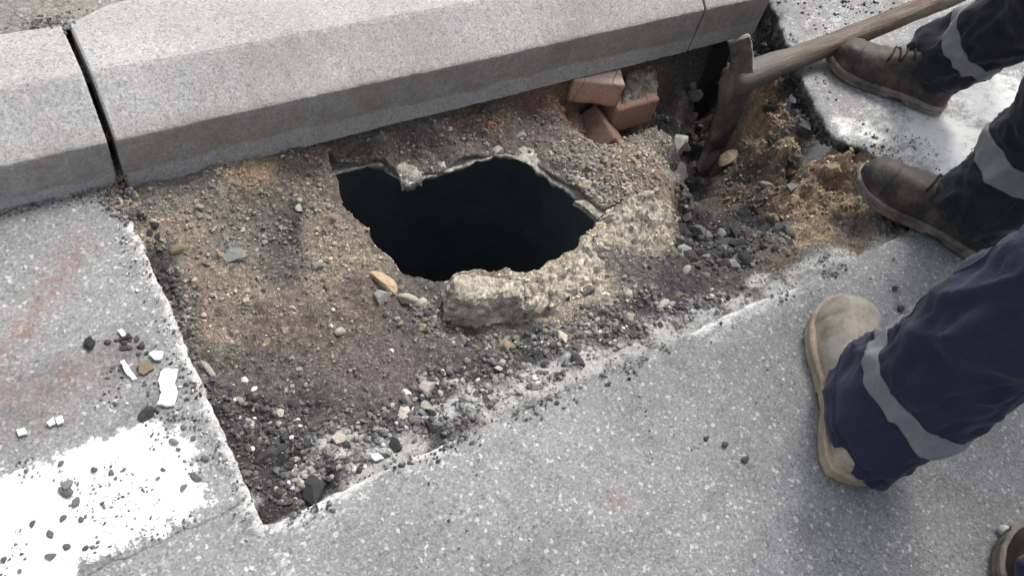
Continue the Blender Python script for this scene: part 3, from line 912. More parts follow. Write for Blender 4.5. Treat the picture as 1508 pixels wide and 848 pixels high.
# ------------------------------------------------------------------ rough blocks of concrete
def block(name, outline, ztop, depth, mat, seed, label, cat, slope=(0, 0), rough=.004, round_=.008, res=.004, taper=.1):
    poly = ragged(outline, .004, .0022, 70, seed)
    ce = np.asarray(poly).mean(0)
    lo, hi = poly.min(0) - .02, poly.max(0) + .02
    V, F, rim = cut_grid(lo[0], hi[0], lo[1], hi[1], res, poly, True)
    _, _, d = near_poly(V[:, 0], V[:, 1], poly)
    z = ztop + slope[0] * (V[:, 0] - ce[0]) + slope[1] * (V[:, 1] - ce[1]) - round_ * np.exp(-d / (round_ * .7))
    z += rough * (.9 * facets(np.column_stack([V, z]), .026, seed) + .45 * facets(np.column_stack([V, z]), .011, seed + 2) + .35 * fbm2(V[:, 0], V[:, 1], 90, 3, seed + 5))
    rows = max(4, int(depth / .005))

    def wall(k, p):
        q = p.copy()
        q[:, 2] = p[:, 2] - depth * k / rows
        dd = q[:, :2] - ce
        ln = np.linalg.norm(dd, axis=1)[:, None] + 1e-6
        w = rough * (.8 * facets(q, .024, seed + 4) + .4 * facets(q, .010, seed + 6) + .3 * fbm(q * 90, 2, seed + 9)) + taper * depth * k / rows
        q[:, :2] += dd / ln * w[:, None]
        return q
    V3, F, _ = skirt(np.column_stack([V, z]), F, rim, rows, wall)
    o = new_obj(name, V3, F, mat, smooth=False)
    if label:
        tag(o, label, cat)
    return o


block("concrete_chunk", [(0.5032, 0.6342, -0.022), (0.5184, 0.6413, -0.022), (0.5437, 0.6322, -0.022), (0.575, 0.6085, -0.022), (0.6037, 0.5844, -0.022), (0.5998, 0.5697, -0.022), (0.5871, 0.5575, -0.022), (0.5432, 0.5763, -0.022), (0.5067, 0.5891, -0.022), (0.4901, 0.5991, -0.022)], -.024, .10, M['chunk'], 201,
      "thick pale concrete chunk standing at the front lip of the dark hole", "concrete chunk", slope=(.02, -.1), rough=.006, taper=.25, round_=.004)
block("concrete_chunk", [(0.6196, 0.5905, -0.045), (0.6605, 0.5965, -0.045), (0.7219, 0.5995, -0.045), (0.7902, 0.6344, -0.045), (0.806, 0.6179, -0.045), (0.8027, 0.5792, -0.045), (0.7489, 0.5499, -0.045), (0.6766, 0.5403, -0.045), (0.6267, 0.5437, -0.045), (0.6024, 0.5542, -0.045)], -.047, .04, M['chunk'], 215,
      "low sandy concrete piece between the thick front chunk and the right corner of the hole", "concrete chunk", slope=(0, .10), rough=.010, round_=.004, taper=.5)
block("concrete_chunk", [(0.7744, 0.6159, -0.036), (0.8093, 0.6356, -0.036), (0.8527, 0.653, -0.036), (0.8978, 0.6712, -0.036), (0.9388, 0.6737, -0.036), (0.9613, 0.6467, -0.036), (0.9527, 0.6102, -0.036), (0.9145, 0.5867, -0.036), (0.8643, 0.5795, -0.036), (0.8106, 0.578, -0.036), (0.7762, 0.5888, -0.036)], -.038, .05, M['chunk'], 223,
      "knobbly grey concrete lump right of the hole beside the flat pale shard", "concrete chunk", slope=(.03, .22), rough=.011, round_=.005, taper=.5)
block("concrete_shard", [(0.8253, 0.7325, -0.07), (0.8474, 0.7277, -0.07), (0.8763, 0.7092, -0.07), (0.8935, 0.6877, -0.07), (0.8724, 0.6832, -0.07), (0.8406, 0.6812, -0.07), (0.8375, 0.7041, -0.07)], -.068, .012, M['slab'], 231,
      "flat thin pale shard jutting over the right corner of the hole", "concrete shard", rough=.0015, round_=.002, taper=0)
block("concrete_lump", [(0.5482, 0.9222, -0.06), (0.568, 0.9371, -0.06), (0.5812, 0.9248, -0.06), (0.5955, 0.9011, -0.06), (0.5825, 0.884, -0.06), (0.5593, 0.8818, -0.06), (0.5434, 0.8878, -0.06)], -.060, .022, M['slab'], 241,
      "small pale concrete lump hanging on the upper left lip of the hole", "concrete lump", rough=.006, round_=.01, taper=-.2)


# ------------------------------------------------------------------ bricks
def brick(corner, ang, size, label, tilt=(0, 0), seed=1, pale=1.0, mat='brick'):
    """corner = top front left corner; length runs along the local x"""
    L, W, Hh = size
    nx, ny, nzv = 26, 13, 9
    pts = {}
    vs, fs = [], []

    def vid(p):
        k = tuple(round(q, 5) for q in p)
        if k not in pts:
            pts[k] = len(vs)
            vs.append(p)
        return pts[k]
    for axis in range(3):
        for side in (0, 1):
            dims = [nx, ny, nzv]
            u, v = [a for a in range(3) if a != axis]
            for i in range(dims[u]):
                for j in range(dims[v]):
                    q = []
                    for di, dj in ((0, 0), (1, 0), (1, 1), (0, 1)):
                        p = [0, 0, 0]
                        p[axis] = side
                        p[u] = (i + di) / dims[u]
                        p[v] = (j + dj) / dims[v]
                        q.append(vid((p[0] * L, p[1] * W, (p[2] - 1) * Hh)))
                    flip = (side == 1) == (axis == 1)
                    fs.append(tuple(q[::-1]) if flip else tuple(q))
    a = np.array(vs)
    ce = np.array([L / 2, W / 2, -Hh / 2])
    h = np.array([L, W, Hh]) / 2
    r = .0025
    q = a - ce
    inner = np.clip(q, -(h - r), h - r)
    d = q - inner
    ln = np.linalg.norm(d, axis=1)[:, None]
    q = np.where(ln > 1e-9, inner + d / np.maximum(ln, 1e-9) * np.minimum(ln, r), q)
    # chipped arrises and uneven faces
    nn = fbm(q * 60 + seed * 9, 3, seed)
    edge_ = np.sort(h - np.abs(q), axis=1)[:, 1]
    q -= q * (np.clip(nn - .15, 0, 1) * .035 * np.exp(-edge_ / .006))[:, None]
    q += (fbm(q * 90, 2, seed + 4) * .0006)[:, None]
    o = new_obj("brick", q + ce, fs, M[mat], smooth=True)
    set_float(o, pale * np.clip((q[:, 2] - h[2] + .004) / .004, 0, 1), 'pale')
    o.location = corner
    o.rotation_euler = (tilt[0], tilt[1], ang)
    tag(o, label, "brick", "red clay bricks under the kerb")
    return o


B1 = (0.9846, 0.9887, -0.026); B1b = (1.0856, 0.941, -0.03)
ang1 = math.atan2(B1b[1] - B1[1], B1b[0] - B1[0])
brick(B1, ang1, (.112, .19, .060), "upper pale red brick tucked directly under the kerb with a cracked face", tilt=(-.02, .03), seed=3)
B2 = (1.081, 0.9324, -0.088); B2b = (1.193, 0.9316, -0.088)
ang2 = math.atan2(B2b[1] - B2[1], B2b[0] - B2[0])
brick(B2, ang2, (.118, .16, .074), "right hand red brick capped with grey mortar under the kerb", tilt=(0, 0), seed=5, pale=0, mat='clay_dusty')
B3 = (1.055, 0.9783, -0.1); B3b = (1.0422, 0.8879, -0.105)
ang3 = math.atan2(B3b[1] - B3[1], B3b[0] - B3[0])
brick(B3, ang3, (.105, .08, .062), "lowest dark red brick leaning out of the soil below the other two", tilt=(-.75, .05), seed=8, pale=0, mat='clay_dirty')
block("mortar_lump", [(1.0924, 0.9446, -0.075), (1.1315, 0.9826, -0.075), (1.1777, 1.035, -0.075), (1.2169, 1.0401, -0.075), (1.2277, 1.0071, -0.075), (1.2182, 0.9689, -0.075), (1.2019, 0.9479, -0.075), (1.1457, 0.9453, -0.075)], -.072, .022, M['mortar'], 251,
      "grey mortar full of small stones lying on the right hand brick", "mortar", rough=.005, round_=.003, taper=0.0, slope=(0, .45))

# ------------------------------------------------------------------ loose stones
ICO = {}


def ico(sub):
    if sub in ICO:
        return ICO[sub]
    import bmesh
    bm = bmesh.new()
    bmesh.ops.create_icosphere(bm, subdivisions=sub, radius=1.0)
    v = np.array([q.co[:] for q in bm.verts])
    f = np.array([[q.index for q in k.verts] for k in bm.faces])
    bm.free()
    ICO[sub] = (v, f)
    return v, f


def rock_shape(sub, seed, cuts=7, noise=.16):
    r = np.random.default_rng(seed)
    v, f = ico(sub)
    v = v.copy()
    for _ in range(cuts):
        nrm = r.normal(size=3)
        nrm /= np.linalg.norm(nrm)
        lim = r.uniform(.45, .85)
        d = v @ nrm
        v -= np.clip(d - lim, 0, None)[:, None] * nrm
    v *= (1 + noise * fbm(v * 1.6 + seed, 2, seed))[:, None]
    ext = np.abs(v).max(0)
    return v / ext, f


PROTO = {}


def proto(kind, mat, n):
    """shared meshes: 'rock' angular stone, 'flake' thin chip"""
    key = (kind, mat, n)
    if key not in PROTO:
        v, f = rock_shape(2 if kind != 'small' else 1, 300 + n, 8 if kind != 'round' else 3, .16 if kind != 'round' else .1)
        me = bpy.data.meshes.new("stone")
        me.from_pydata(v.tolist(), [], f.tolist())
        me.materials.append(M[mat])
        if kind == 'round':
            me.shade_smooth()
        PROTO[key] = me
    return PROTO[key]


def stone(p, sx, sy, sz, mat, label, ang=0.0, kind='rock', name="stone", cat="stone", group=None, z=None, sink=.5, tilt=.25):
    """p = where it lies, sx, sy, sz = full sizes in metres"""
    o = bpy.data.objects.new(name, proto(kind, mat, random.randrange(6)))
    COL.objects.link(o)
    zz = ground_z(p[0], p[1]) if z is None else z
    o.location = (p[0], p[1], zz + sz * (.5 - sink))
    o.scale = (sx / 2, sy / 2, sz / 2)
    o.rotation_euler = (random.uniform(-tilt, tilt), random.uniform(-tilt, tilt), ang)
    tag(o, label, cat, group)
    return o


GP = "stones lying on the dug earth"
for p, sx, sy, sz, mat, ang, kind, label in [
    ((0.2113, 0.8137, -0.03), .050, .034, .024, 'blue', .1, 'rock', "angular blue grey stone on the tan earth left of the hole"),
    ((0.3266, 0.7572, -0.04), .026, .024, .020, 'grey', .3, 'rock', "light grey stone with a dark shadow under it, midway between left cut and hole"),
    ((0.4131, 0.6924, -0.05), .062, .030, .026, 'orange', -1.1, 'rock', "long orange and beige stone at the lower left of the hole"),
    ((0.3977, 0.6681, -0.05), .034, .030, .024, 'blue', .4, 'rock', "blue grey stone touching the long orange stone"),
    ((0.4362, 0.6516, -0.05), .038, .018, .018, 'pale', -.7, 'round', "pale curved pebble right of the orange stone"),
    ((0.4535, 0.6355, -0.05), .018, .017, .014, 'pale', .2, 'round', "small round pale pebble beside the pale curved one"),
    ((0.1426, 0.8519, -0.03), .028, .022, .016, 'tan', .2, 'round', "tan pebble near the top of the left cut"),
    ((0.1143, 0.6434, -0.04), .040, .012, .010, 'pale', -1.35, 'round', "long thin pale stone beside the left saw cut"),
    ((0.3096, 0.6308, -0.05), .018, .017, .013, 'pale', .0, 'round', "round pale pebble in the middle of the brown earth"),
    ((0.1603, 0.5886, -0.05), .014, .011, .008, 'white', .5, 'round', "tiny bright white pebble on the dark lower left earth"),
    ((0.1931, 0.5173, -0.05), .012, .011, .009, 'white', .1, 'rock', "white chip of stone near the lower corner of the pit"),
    ((0.2164, 0.5016, -0.05), .044, .020, .014, 'dark', .25, 'rock', "long dark stone near the lower corner of the pit"),
    ((0.3795, 0.4804, -0.04), .036, .030, .026, 'pale', .7, 'rock', "pale angular stone in the black rubble below the hole"),
    ((0.3515, 0.4909, -0.04), .014, .018, .014, 'white', .2, 'rock', "pinkish white bit left of the pale angular stone"),
    ((0.3639, 0.4561, -0.035), .018, .018, .016, 'pale', .9, 'rock', "small pale cube of stone below the pale angular stone"),
    ((0.6925, 0.5664, -0.04), .016, .024, .016, 'pale', .3, 'rock', "tooth shaped pale stone on the sandy concrete piece"),
    ((0.7155, 0.5369, -0.05), .030, .022, .020, 'dark', .3, 'rock', "dark grey stone below the sandy concrete piece"),
    ((0.6916, 0.5105, -0.05), .014, .026, .016, 'grey', .8, 'rock', "upright grey splinter of stone right of the front concrete"),
    ((0.773, 0.4975, -0.045), .020, .018, .016, 'pale', .2, 'round', "beige pebble right of the front concrete chunks"),
    ((0.6524, 0.4697, -0.045), .026, .020, .018, 'grey', .3, 'rock', "grey stone among black crumbs below the front concrete"),
    ((0.8104, 0.4521, -0.035), .030, .018, .016, 'pale', .3, 'round', "lens shaped pale stone near the middle of the lower cut edge"),
    ((0.8564, 0.4609, -0.04), .022, .018, .016, 'tan', .3, 'rock', "olive tan stone right of the lens shaped pale one"),
    ((0.9095, 0.5012, -0.05), .024, .016, .014, 'pale', .6, 'round', "pale oval stone below the deep black trench"),
    ((0.8643, 0.7523, -0.06), .026, .020, .018, 'pale', .4, 'round', "smooth pale tan pebble in the gravel right of the hole"),
    ((1.242, 0.8668, -0.19), .07, .055, .06, 'pale', .6, 'rock', "whitish lump of rock at the bottom of the deep trench"),
    ((1.2015, 0.8059, -0.19), .06, .05, .04, 'grey', .3, 'rock', "grey rock below the whitish lump in the trench"),
    ((1.3216, 0.7689, -0.15), .085, .045, .03, 'tan', .1, 'rock', "flat brown stone slab in the earth right of the pickaxe blade"),
    ((1.2865, 0.6453, -0.12), .018, .045, .02, 'grey', .3, 'rock', "grey splinter standing in the hollow of the sandy slope"),
    ((1.2973, 0.6003, -0.1), .034, .024, .02, 'grey', .4, 'rock', "grey stone right of the splinter in the sandy hollow"),
    ((1.47, 0.7944, -0.005), .028, .026, .022, 'white', .2, 'rock', "white dusty block of stone just below the pickaxe handle"),
    ((1.3829, 0.5847, -0.02), .05, .045, .04, 'clod', .2, 'rock', "round ochre clod of earth in front of the near brown boot"),
    ((0.8225, 0.9229, -0.05), .026, .022, .018, 'blue', .1, 'rock', "pale bluish stone in the reddish soil left of the bricks"),
    ((0.7656, 0.9508, -0.05), .024, .02, .016, 'redclay', .1, 'rock', "small lump of red clay under the middle of the kerb"),
    ((0.5137, 1.0092, -0.03), .012, .022, .012, 'pale', .2, 'round', "pale upright pebble in the soil under the kerb left of the hole"),
    ((0.172, 0.411, -0.03),   .046, .032, .024, 'black', .9, 'small', "large black block of asphalt in the lower corner of the pit"),
    ((0.1374, 0.4823, -0.04), .034, .028, .024, 'dark', .5, 'rock', "brownish block of rubble near the lower left cut corner"),
]:
    stone(p, sx, sy, sz, mat, label, ang, kind, group=GP)


def poly_px(n, poly, seed):
    r = np.random.default_rng(seed)
    poly = np.array([tuple(q)[:2] for q in poly], float)
    lo, hi = poly.min(0), poly.max(0)
    out = []
    while len(out) < n:
        c_ = r.uniform(lo, hi, (n * 3, 2))
        out += c_[in_poly(c_[:, 0], c_[:, 1], poly)].tolist()
    return np.array(out[:n])


hole_s = np.array(hole_soil)
ZN = dict(
    near=[(0.1275, 0.4609, -0.035), (0.2033, 0.4619, -0.035), (0.3824, 0.5087, -0.035), (0.5421, 0.4961, -0.035), (0.7082, 0.4652, -0.035), (0.934, 0.4444, -0.035), (0.9327, 0.4054, -0.035), (0.7375, 0.4088, -0.035), (0.5614, 0.4069, -0.035), (0.3538, 0.412, -0.035), (0.1576, 0.3988, -0.035), (0.1165, 0.4093, -0.035)],
    lip=[(0.433, 0.6732, -0.055), (0.4759, 0.6372, -0.055), (0.4992, 0.6154, -0.055), (0.4955, 0.5592, -0.055), (0.609, 0.512, -0.055), (0.7384, 0.4972, -0.055), (0.8238, 0.4915, -0.055), (0.8196, 0.4466, -0.055), (0.6377, 0.4535, -0.055), (0.4803, 0.5106, -0.055), (0.4342, 0.5586, -0.055), (0.4189, 0.6212, -0.055)],
    mass=[(0.8366, 0.8673, -0.055), (0.9417, 0.9019, -0.055), (0.9765, 0.8172, -0.055), (1.1193, 0.8406, -0.055), (1.0042, 0.6601, -0.055), (0.9647, 0.6752, -0.055), (0.8834, 0.6881, -0.055), (0.8295, 0.7363, -0.055)],
    left=[(0.1286, 0.9677, -0.042), (0.2535, 0.9681, -0.042), (0.41, 0.9435, -0.042), (0.3915, 0.8173, -0.042), (0.4099, 0.7019, -0.042), (0.3064, 0.7021, -0.042), (0.1914, 0.7933, -0.042), (0.1198, 0.8233, -0.042)],
    mid=[(0.1272, 0.7891, -0.055), (0.3102, 0.7109, -0.055), (0.4131, 0.6096, -0.055), (0.3271, 0.528, -0.055), (0.1961, 0.5641, -0.055), (0.1121, 0.6274, -0.055)],
    corner=[(0.0952, 0.632, -0.05), (0.1911, 0.5513, -0.05), (0.2715, 0.5015, -0.05), (0.2043, 0.4415, -0.05), (0.135, 0.4119, -0.05), (0.1075, 0.4465, -0.05)],
    side=[(0.1109, 0.9419, -0.04), (0.1327, 0.8957, -0.04), (0.1229, 0.7256, -0.04), (0.1024, 0.6223, -0.04), (0.092, 0.633, -0.04), (0.1006, 0.7616, -0.04)],
    kerb=[(0.2284, 0.9938, -0.045), (0.4455, 0.9963, -0.045), (0.6605, 0.9873, -0.045), (0.9638, 0.9904, -0.045), (0.9306, 0.915, -0.045), (0.712, 0.9202, -0.045), (0.5827, 0.9471, -0.045), (0.4286, 0.9574, -0.045)],
    trench=[(1.099, 0.7598, -0.11), (1.1003, 0.6578, -0.11), (1.0931, 0.5833, -0.11), (1.2472, 0.5411, -0.11), (1.1296, 0.4578, -0.11), (0.9531, 0.4802, -0.11), (0.9483, 0.5688, -0.11)],
    sand=[(1.3457, 0.8373, -0.06), (1.477, 0.7697, -0.06), (1.5299, 0.6023, -0.06), (1.5348, 0.5243, -0.06), (1.3332, 0.4603, -0.06), (1.2166, 0.5639, -0.06), (1.2265, 0.6806, -0.06)],
    wall=[(1.5165, 0.9932, -0.02), (1.6335, 1.07, -0.02), (1.6681, 1.0635, -0.02), (1.4989, 0.8088, -0.02), (1.444, 0.6878, -0.02), (1.3486, 0.6453, -0.02), (1.3259, 0.7068, -0.02), (1.441, 0.8515, -0.02)])
PAL = dict(ash=(.15, .148, .15), grey=(.20, .195, .185), pale=(.36, .33, .28), black=(.040, .040, .043), dark=(.085, .08, .077), tan=(.25, .2, .14), brown=(.14, .11, .085), white=(.6, .6, .58), clod=(.2, .14, .08), red=(.3, .13, .08))
GROUP = dict(near="rubble along the lower cut edge", lip="small stones below the front lip of the hole", mass="pebbles in the tan gravel bank", left="small stones on the tan earth left of the hole",
             mid="pebbles on the smooth brown earth", corner="bits near the lower left pit corner", side="bits along the left saw cut", trench="rubble in the black hollow",
             sand="earth clods on the sandy slope", wall="lumps from the broken asphalt edge")
# individual stones of about a centimetre and more
for zone, n_, mats, s0, s1, label, nm, cat in [
    ('near', 62, ['black', 'dark', 'dark', 'grey', 'black', 'pale', 'grey'], .011, .026, "crumb of broken asphalt or stone in the rubble along the lower cut edge", 'rubble_stone', 'rubble'),
    ('lip', 42, ['grey', 'dark', 'black', 'grey', 'pale', 'tan'], .010, .021, "small stone in the gravel just below the front lip of the hole", 'stone', 'stone'),
    ('mass', 44, ['pale', 'tan', 'grey', 'tan', 'brown'], .009, .019, "pebble bedded in the tan gravel bank between the hole and the trench", 'pebble', 'pebble'),
    ('left', 32, ['grey', 'tan', 'grey', 'dark', 'pale'], .009, .018, "small stone on the tan earth left of the hole", 'stone', 'stone'),
    ('mid', 20, ['pale', 'grey', 'tan', 'white'], .006, .013, "little pebble on the smooth brown earth below the hole", 'pebble', 'pebble'),
    ('corner', 26, ['black', 'dark', 'pale', 'black'], .009, .020, "bit of asphalt on dark earth near the lower left pit corner", 'asphalt_crumb', 'rubble'),
    ('side', 14, ['black', 'black', 'dark'], .010, .020, "asphalt bit lying against the upper left saw cut", 'asphalt_crumb', 'rubble'),
    ('trench', 60, ['black', 'black', 'dark', 'black', 'grey'], .014, .044, "lump of rubble in the black hollow below the trench", 'rubble_stone', 'rubble'),
    ('sand', 20, ['clod', 'clod', 'clod', 'dark'], .016, .040, "clod of earth on the sandy slope right of the pickaxe", 'earth_clod', 'earth clod'),
    ('wall', 46, ['black', 'black', 'black', 'dark'], .012, .036, "lump broken from the asphalt edge near the pickaxe handle", 'asphalt_lump', 'rubble'),
]:
    pts = poly_px(n_ * 2, ZN[zone], len(zone) * 31 + n_)
    pts = pts[~in_poly(pts[:, 0], pts[:, 1], hole_s)][:n_]
    zz = ground(pts[:, 0], pts[:, 1])[0]
    for i, p in enumerate(pts):
        s = random.uniform(s0, s1) * random.choice([.7, .8, .9, 1.1])
        mt = mats[i % len(mats)]
        if mt == 'brown':
            mt = 'clod'
        cw = dict(black='black', dark='dark grey', grey='mid grey', pale='pale', tan='tan', white='white', clod='ochre')[mt]
        stone(p, s * random.uniform(.9, 1.4), s * random.uniform(.7, 1), s * random.uniform(.5, .85), mt, cw + ' ' + label, random.uniform(0, 6.28),
              random.choice(['rock', 'rock', 'small']) if zone not in ('mass', 'mid') else random.choice(['round', 'rock']), nm, cat, group=cw + ' ' + GROUP[zone], z=float(zz[i]))

pts = poly_px(26, [(1.4035, 1.0946, -0.2), (1.5703, 1.1125, -0.2), (1.6383, 1.0916, -0.2), (1.4512, 0.972, -0.2), (1.3175, 0.8916, -0.2), (1.2843, 0.9034, -0.2)], 811)
for p in pts:
    s = random.uniform(.016, .045)
    stone(p, s * random.uniform(.9, 1.4), s, s * random.uniform(.5, .85), random.choice(['black', 'dark']), "dark lump of rubble down in the deep trench under the kerb", random.uniform(0, 6.28), 'rock', 'rubble_stone', 'rubble', group="dark lumps in the deep trench under the kerb")

# everything smaller: one heap of grit
gv, gf, gc, off = [], [], [], 0
shapes = [rock_shape(1, 500 + k, 6, .15) for k in range(8)]
tiny = [(ico(1)[0][:12], None)]
v12 = np.array([(0, .5257, .8507), (0, .5257, -.8507), (0, -.5257, .8507), (0, -.5257, -.8507), (.5257, .8507, 0), (.5257, -.8507, 0), (-.5257, .8507, 0), (-.5257, -.8507, 0), (.8507, 0, .5257), (.8507, 0, -.5257), (-.8507, 0, .5257), (-.8507, 0, -.5257)])
f20 = []
for i in range(12):
    for j in range(i + 1, 12):
        for k in range(j + 1, 12):
            a_, b_, c_ = v12[i], v12[j], v12[k]
            if max(np.linalg.norm(a_ - b_), np.linalg.norm(b_ - c_), np.linalg.norm(a_ - c_)) < 1.2:
                f20.append((i, j, k) if np.dot(np.cross(b_ - a_, c_ - a_), a_) > 0 else (i, k, j))
f20 = np.array(f20)


def scatter(pts, s0, s1, palette, wts, seed, zf=None, big=False):
    global off
    r = np.random.default_rng(seed)
    if zf is None:
        zz, lc = ground(pts[:, 0], pts[:, 1])
        ck = chalk(pts[:, 0], pts[:, 1]) * np.clip(.5 + 1.2 * fbm2(pts[:, 0], pts[:, 1], 40, 3, 431), 0, 1)
    else:
        zz, lc = np.full(len(pts), zf), None
    names = list(palette)
    pick = r.choice(len(names), len(pts), p=np.array(wts) / sum(wts))
    for i, p in enumerate(pts):
        s = s0 + (s1 - s0) * r.random() ** 2.2
        if big:
            v, f = shapes[r.integers(8)]
        else:
            v, f = v12 * r.uniform(.72, 1.15, (12, 1)), f20
        sc = np.array([r.uniform(.8, 1.35), r.uniform(.7, 1.1), r.uniform(.45, .9)]) * s * .5
        ax = r.normal(size=3)
        ax /= np.linalg.norm(ax)
        an = r.uniform(0, 6.28)
        K = np.array([[0, -ax[2], ax[1]], [ax[2], 0, -ax[0]], [-ax[1], ax[0], 0]])
        Rm = np.eye(3) + math.sin(an) * K + (1 - math.cos(an)) * K @ K
        v = (v * sc) @ Rm.T
        v[:, 2] *= .8
        v += np.array([p[0], p[1], zz[i] + s * .12])
        gv.append(v)
        gf.append(f + off)
        if names[pick[i]] == 'local':
            cc = lc[i] * r.uniform(.55, 1.75)
        else:
            cc = np.array(PAL[names[pick[i]]]) * r.uniform(.65, 1.4)
            if lc is not None:                                   # earth sticks to the stones
                cc = cc * .68 + lc[i] * .36
        if lc is not None:
            cc = cc * (1 - .7 * ck[i]) + np.array((.5, .5, .49)) * .7 * ck[i]
        gc.append(np.tile(cc, (len(v), 1)))
        off += len(v)


def flush(name, label, cat):
    global gv, gf, gc, off
    o = new_obj(name, np.concatenate(gv), np.concatenate(gf), M['gravel'])
    set_colors(o, np.concatenate(gc))
    tag(o, label, cat, kind='stuff')
    gv, gf, gc, off = [], [], [], 0


for zone, n_, s0, s1, names, wts in [
    ('near', 2600, .003, .013, ['black', 'dark', 'grey', 'pale', 'white'], [4, 4, 3, 1, .8]),
    ('lip', 1500, .003, .012, ['grey', 'dark', 'black', 'pale', 'brown'], [3, 3, 2, 1.2, 1]),
    ('mass', 1500, .003, .011, ['pale', 'tan', 'grey', 'brown', 'dark'], [2, 3, 3, 3, 1.5]),
    ('left', 900, .0025, .010, ['grey', 'tan', 'brown', 'dark', 'pale'], [3, 2, 3, 2, 1]),
    ('mid', 420, .002, .007, ['brown', 'pale', 'grey', 'dark', 'white'], [3, 1, 2, 2, .5]),
    ('corner', 1100, .0025, .011, ['black', 'dark', 'grey', 'white', 'brown'], [4, 4, 2, .4, 1]),
    ('side', 420, .003, .011, ['black', 'dark', 'grey'], [4, 3, 2]),
    ('kerb', 800, .0025, .010, ['brown', 'grey', 'dark', 'red', 'pale'], [3, 3, 3, .6, .8]),
    ('trench', 900, .004, .016, ['black', 'dark', 'grey', 'brown'], [4, 3, 1.2, 1]),
    ('sand', 900, .003, .013, ['clod', 'dark', 'brown', 'grey'], [4, 2, 3, .6]),
    ('wall', 600, .004, .015, ['black', 'dark', 'grey'], [5, 2, .7]),
]:
    pts = poly_px(n_, ZN[zone], n_ + len(zone))
    # heaps, not an even sprinkle
    cl = fbm2(pts[:, 0], pts[:, 1], 30, 3, 401)
    pts = pts[(cl > -.28) & ~in_poly(pts[:, 0], pts[:, 1], hole_s)]
    scatter(pts, s0, s1, {k: PAL[k] for k in names}, wts, n_)
allp = poly_px(3600, PIT, 411)
allp = allp[~in_poly(allp[:, 0], allp[:, 1], hole_s) & (allp[:, 1] < .97)]
scatter(allp, .002, .006, {k: 0 for k in ['brown', 'dark', 'grey', 'tan', 'pale']}, [3, 3, 2, 1.5, .8], 412)
allp = poly_px(19000, PIT, 421)
allp = allp[~in_poly(allp[:, 0], allp[:, 1], hole_s) & (allp[:, 1] < .975)]
scatter(allp, .0015, .0045, {'local': 0}, [1], 422)
allp = poly_px(8000, PIT, 431)
allp = allp[~in_poly(allp[:, 0], allp[:, 1], hole_s) & (allp[:, 1] < .975)]
smooth_ = in_poly(allp[:, 0], allp[:, 1], ZN['mid'])
allp = allp[fbm2(allp[:, 0], allp[:, 1], 24, 3, 432) > np.where(smooth_, .35, -.02)]
scatter(allp, .004, .011, {'local': 0}, [1], 433)
flush("gravel", "fine loose gravel and grit covering the dug earth", "gravel")

# ------------------------------------------------------------------ crumbs and flakes on the road
GC = "black crumbs on the white road marking"
for (u, s, w) in [((-0.0862, 0.5257, 0.005), .028, .020), ((-0.0921, 0.5172, 0.005), .030, .018), ((-0.0847, 0.4994, 0.005), .018, .014), ((-0.0567, 0.5315, 0.005), .014, .012), ((-0.0392, 0.5189, 0.005), .012, .010), ((-0.0863, 0.5559, 0.005), .015, .010),
                  ((0.0362, 0.5285, 0.005), .026, .012), ((0.0602, 0.5222, 0.005), .014, .010), ((0.054, 0.5421, 0.005), .012, .010), ((0.0454, 0.4701, 0.005), .024, .014), ((0.0629, 0.4898, 0.005), .018, .012), ((0.0282, 0.4629, 0.005), .016, .012),
                  ((-0.1323, 0.4942, 0.005), .013, .010), ((-0.102, 0.486, 0.005), .014, .011), ((-0.0847, 0.4763, 0.005), .011, .011), ((-0.1186, 0.4737, 0.005), .014, .012), ((-0.1241, 0.4476, 0.005), .012, .020), ((-0.1064, 0.4506, 0.005), .011, .015), ((-0.1676, 0.4659, 0.005), .011, .011),
                  ((-0.1241, 0.5628, 0.005), .010, .008), ((-0.037, 0.51, 0.005), .009, .008), ((-0.0259, 0.5162, 0.005), .007, .008), ((-0.0894, 0.4409, 0.005), .012, .009), ((0.0145, 0.4963, 0.005), .010, .008), ((0.0385, 0.515, 0.005), .010, .008), ((0.0055, 0.4879, 0.005), .009, .008), ((-0.0141, 0.4811, 0.005), .008, .007), ((-0.0158, 0.444, 0.005), .012, .006), ((-0.0593, 0.4847, 0.005), .008, .007), ((-0.156, 0.4471, 0.005), .010, .008)]:
    stone(u, s * .72, w * .72, min(s, w) * .34, 'ash', "dark crumb of asphalt lying on the white painted road marking", random.uniform(0, 3), 'rock', 'asphalt_crumb', 'rubble', GC, z=.0018, sink=.15)
GL = "dark crumbs on the road beside the left saw cut"
for (u, s, w, lab) in [((0.0187, 0.5783, 0.003), .024, .018, "big dark asphalt crumb at the top edge of the white marking"), ((-0.0142, 0.7092, 0.003), .020, .016, "dark asphalt crumb alone on the grey road left of the saw cut")]:
    stone(u, s, w, w * .7, 'black', lab, .9, 'rock', 'asphalt_crumb', 'rubble', GL, z=.001, sink=.15)
for i in range(18):
    u = poly_px(1, [(0.0015, 0.7126, 0), (0.0417, 0.7007, 0), (0.0611, 0.6621, 0), (0.0333, 0.6284, 0), (0.0233, 0.6675, 0)], 600 + i)[0]
    s = random.uniform(.006, .013)
    stone(u, s, s * .8, s * .6, 'dark', "little dark crumb scattered on the grey road near the paint flakes", random.uniform(0, 3), 'rock', 'asphalt_crumb', 'rubble', GL, z=.0, sink=.15)
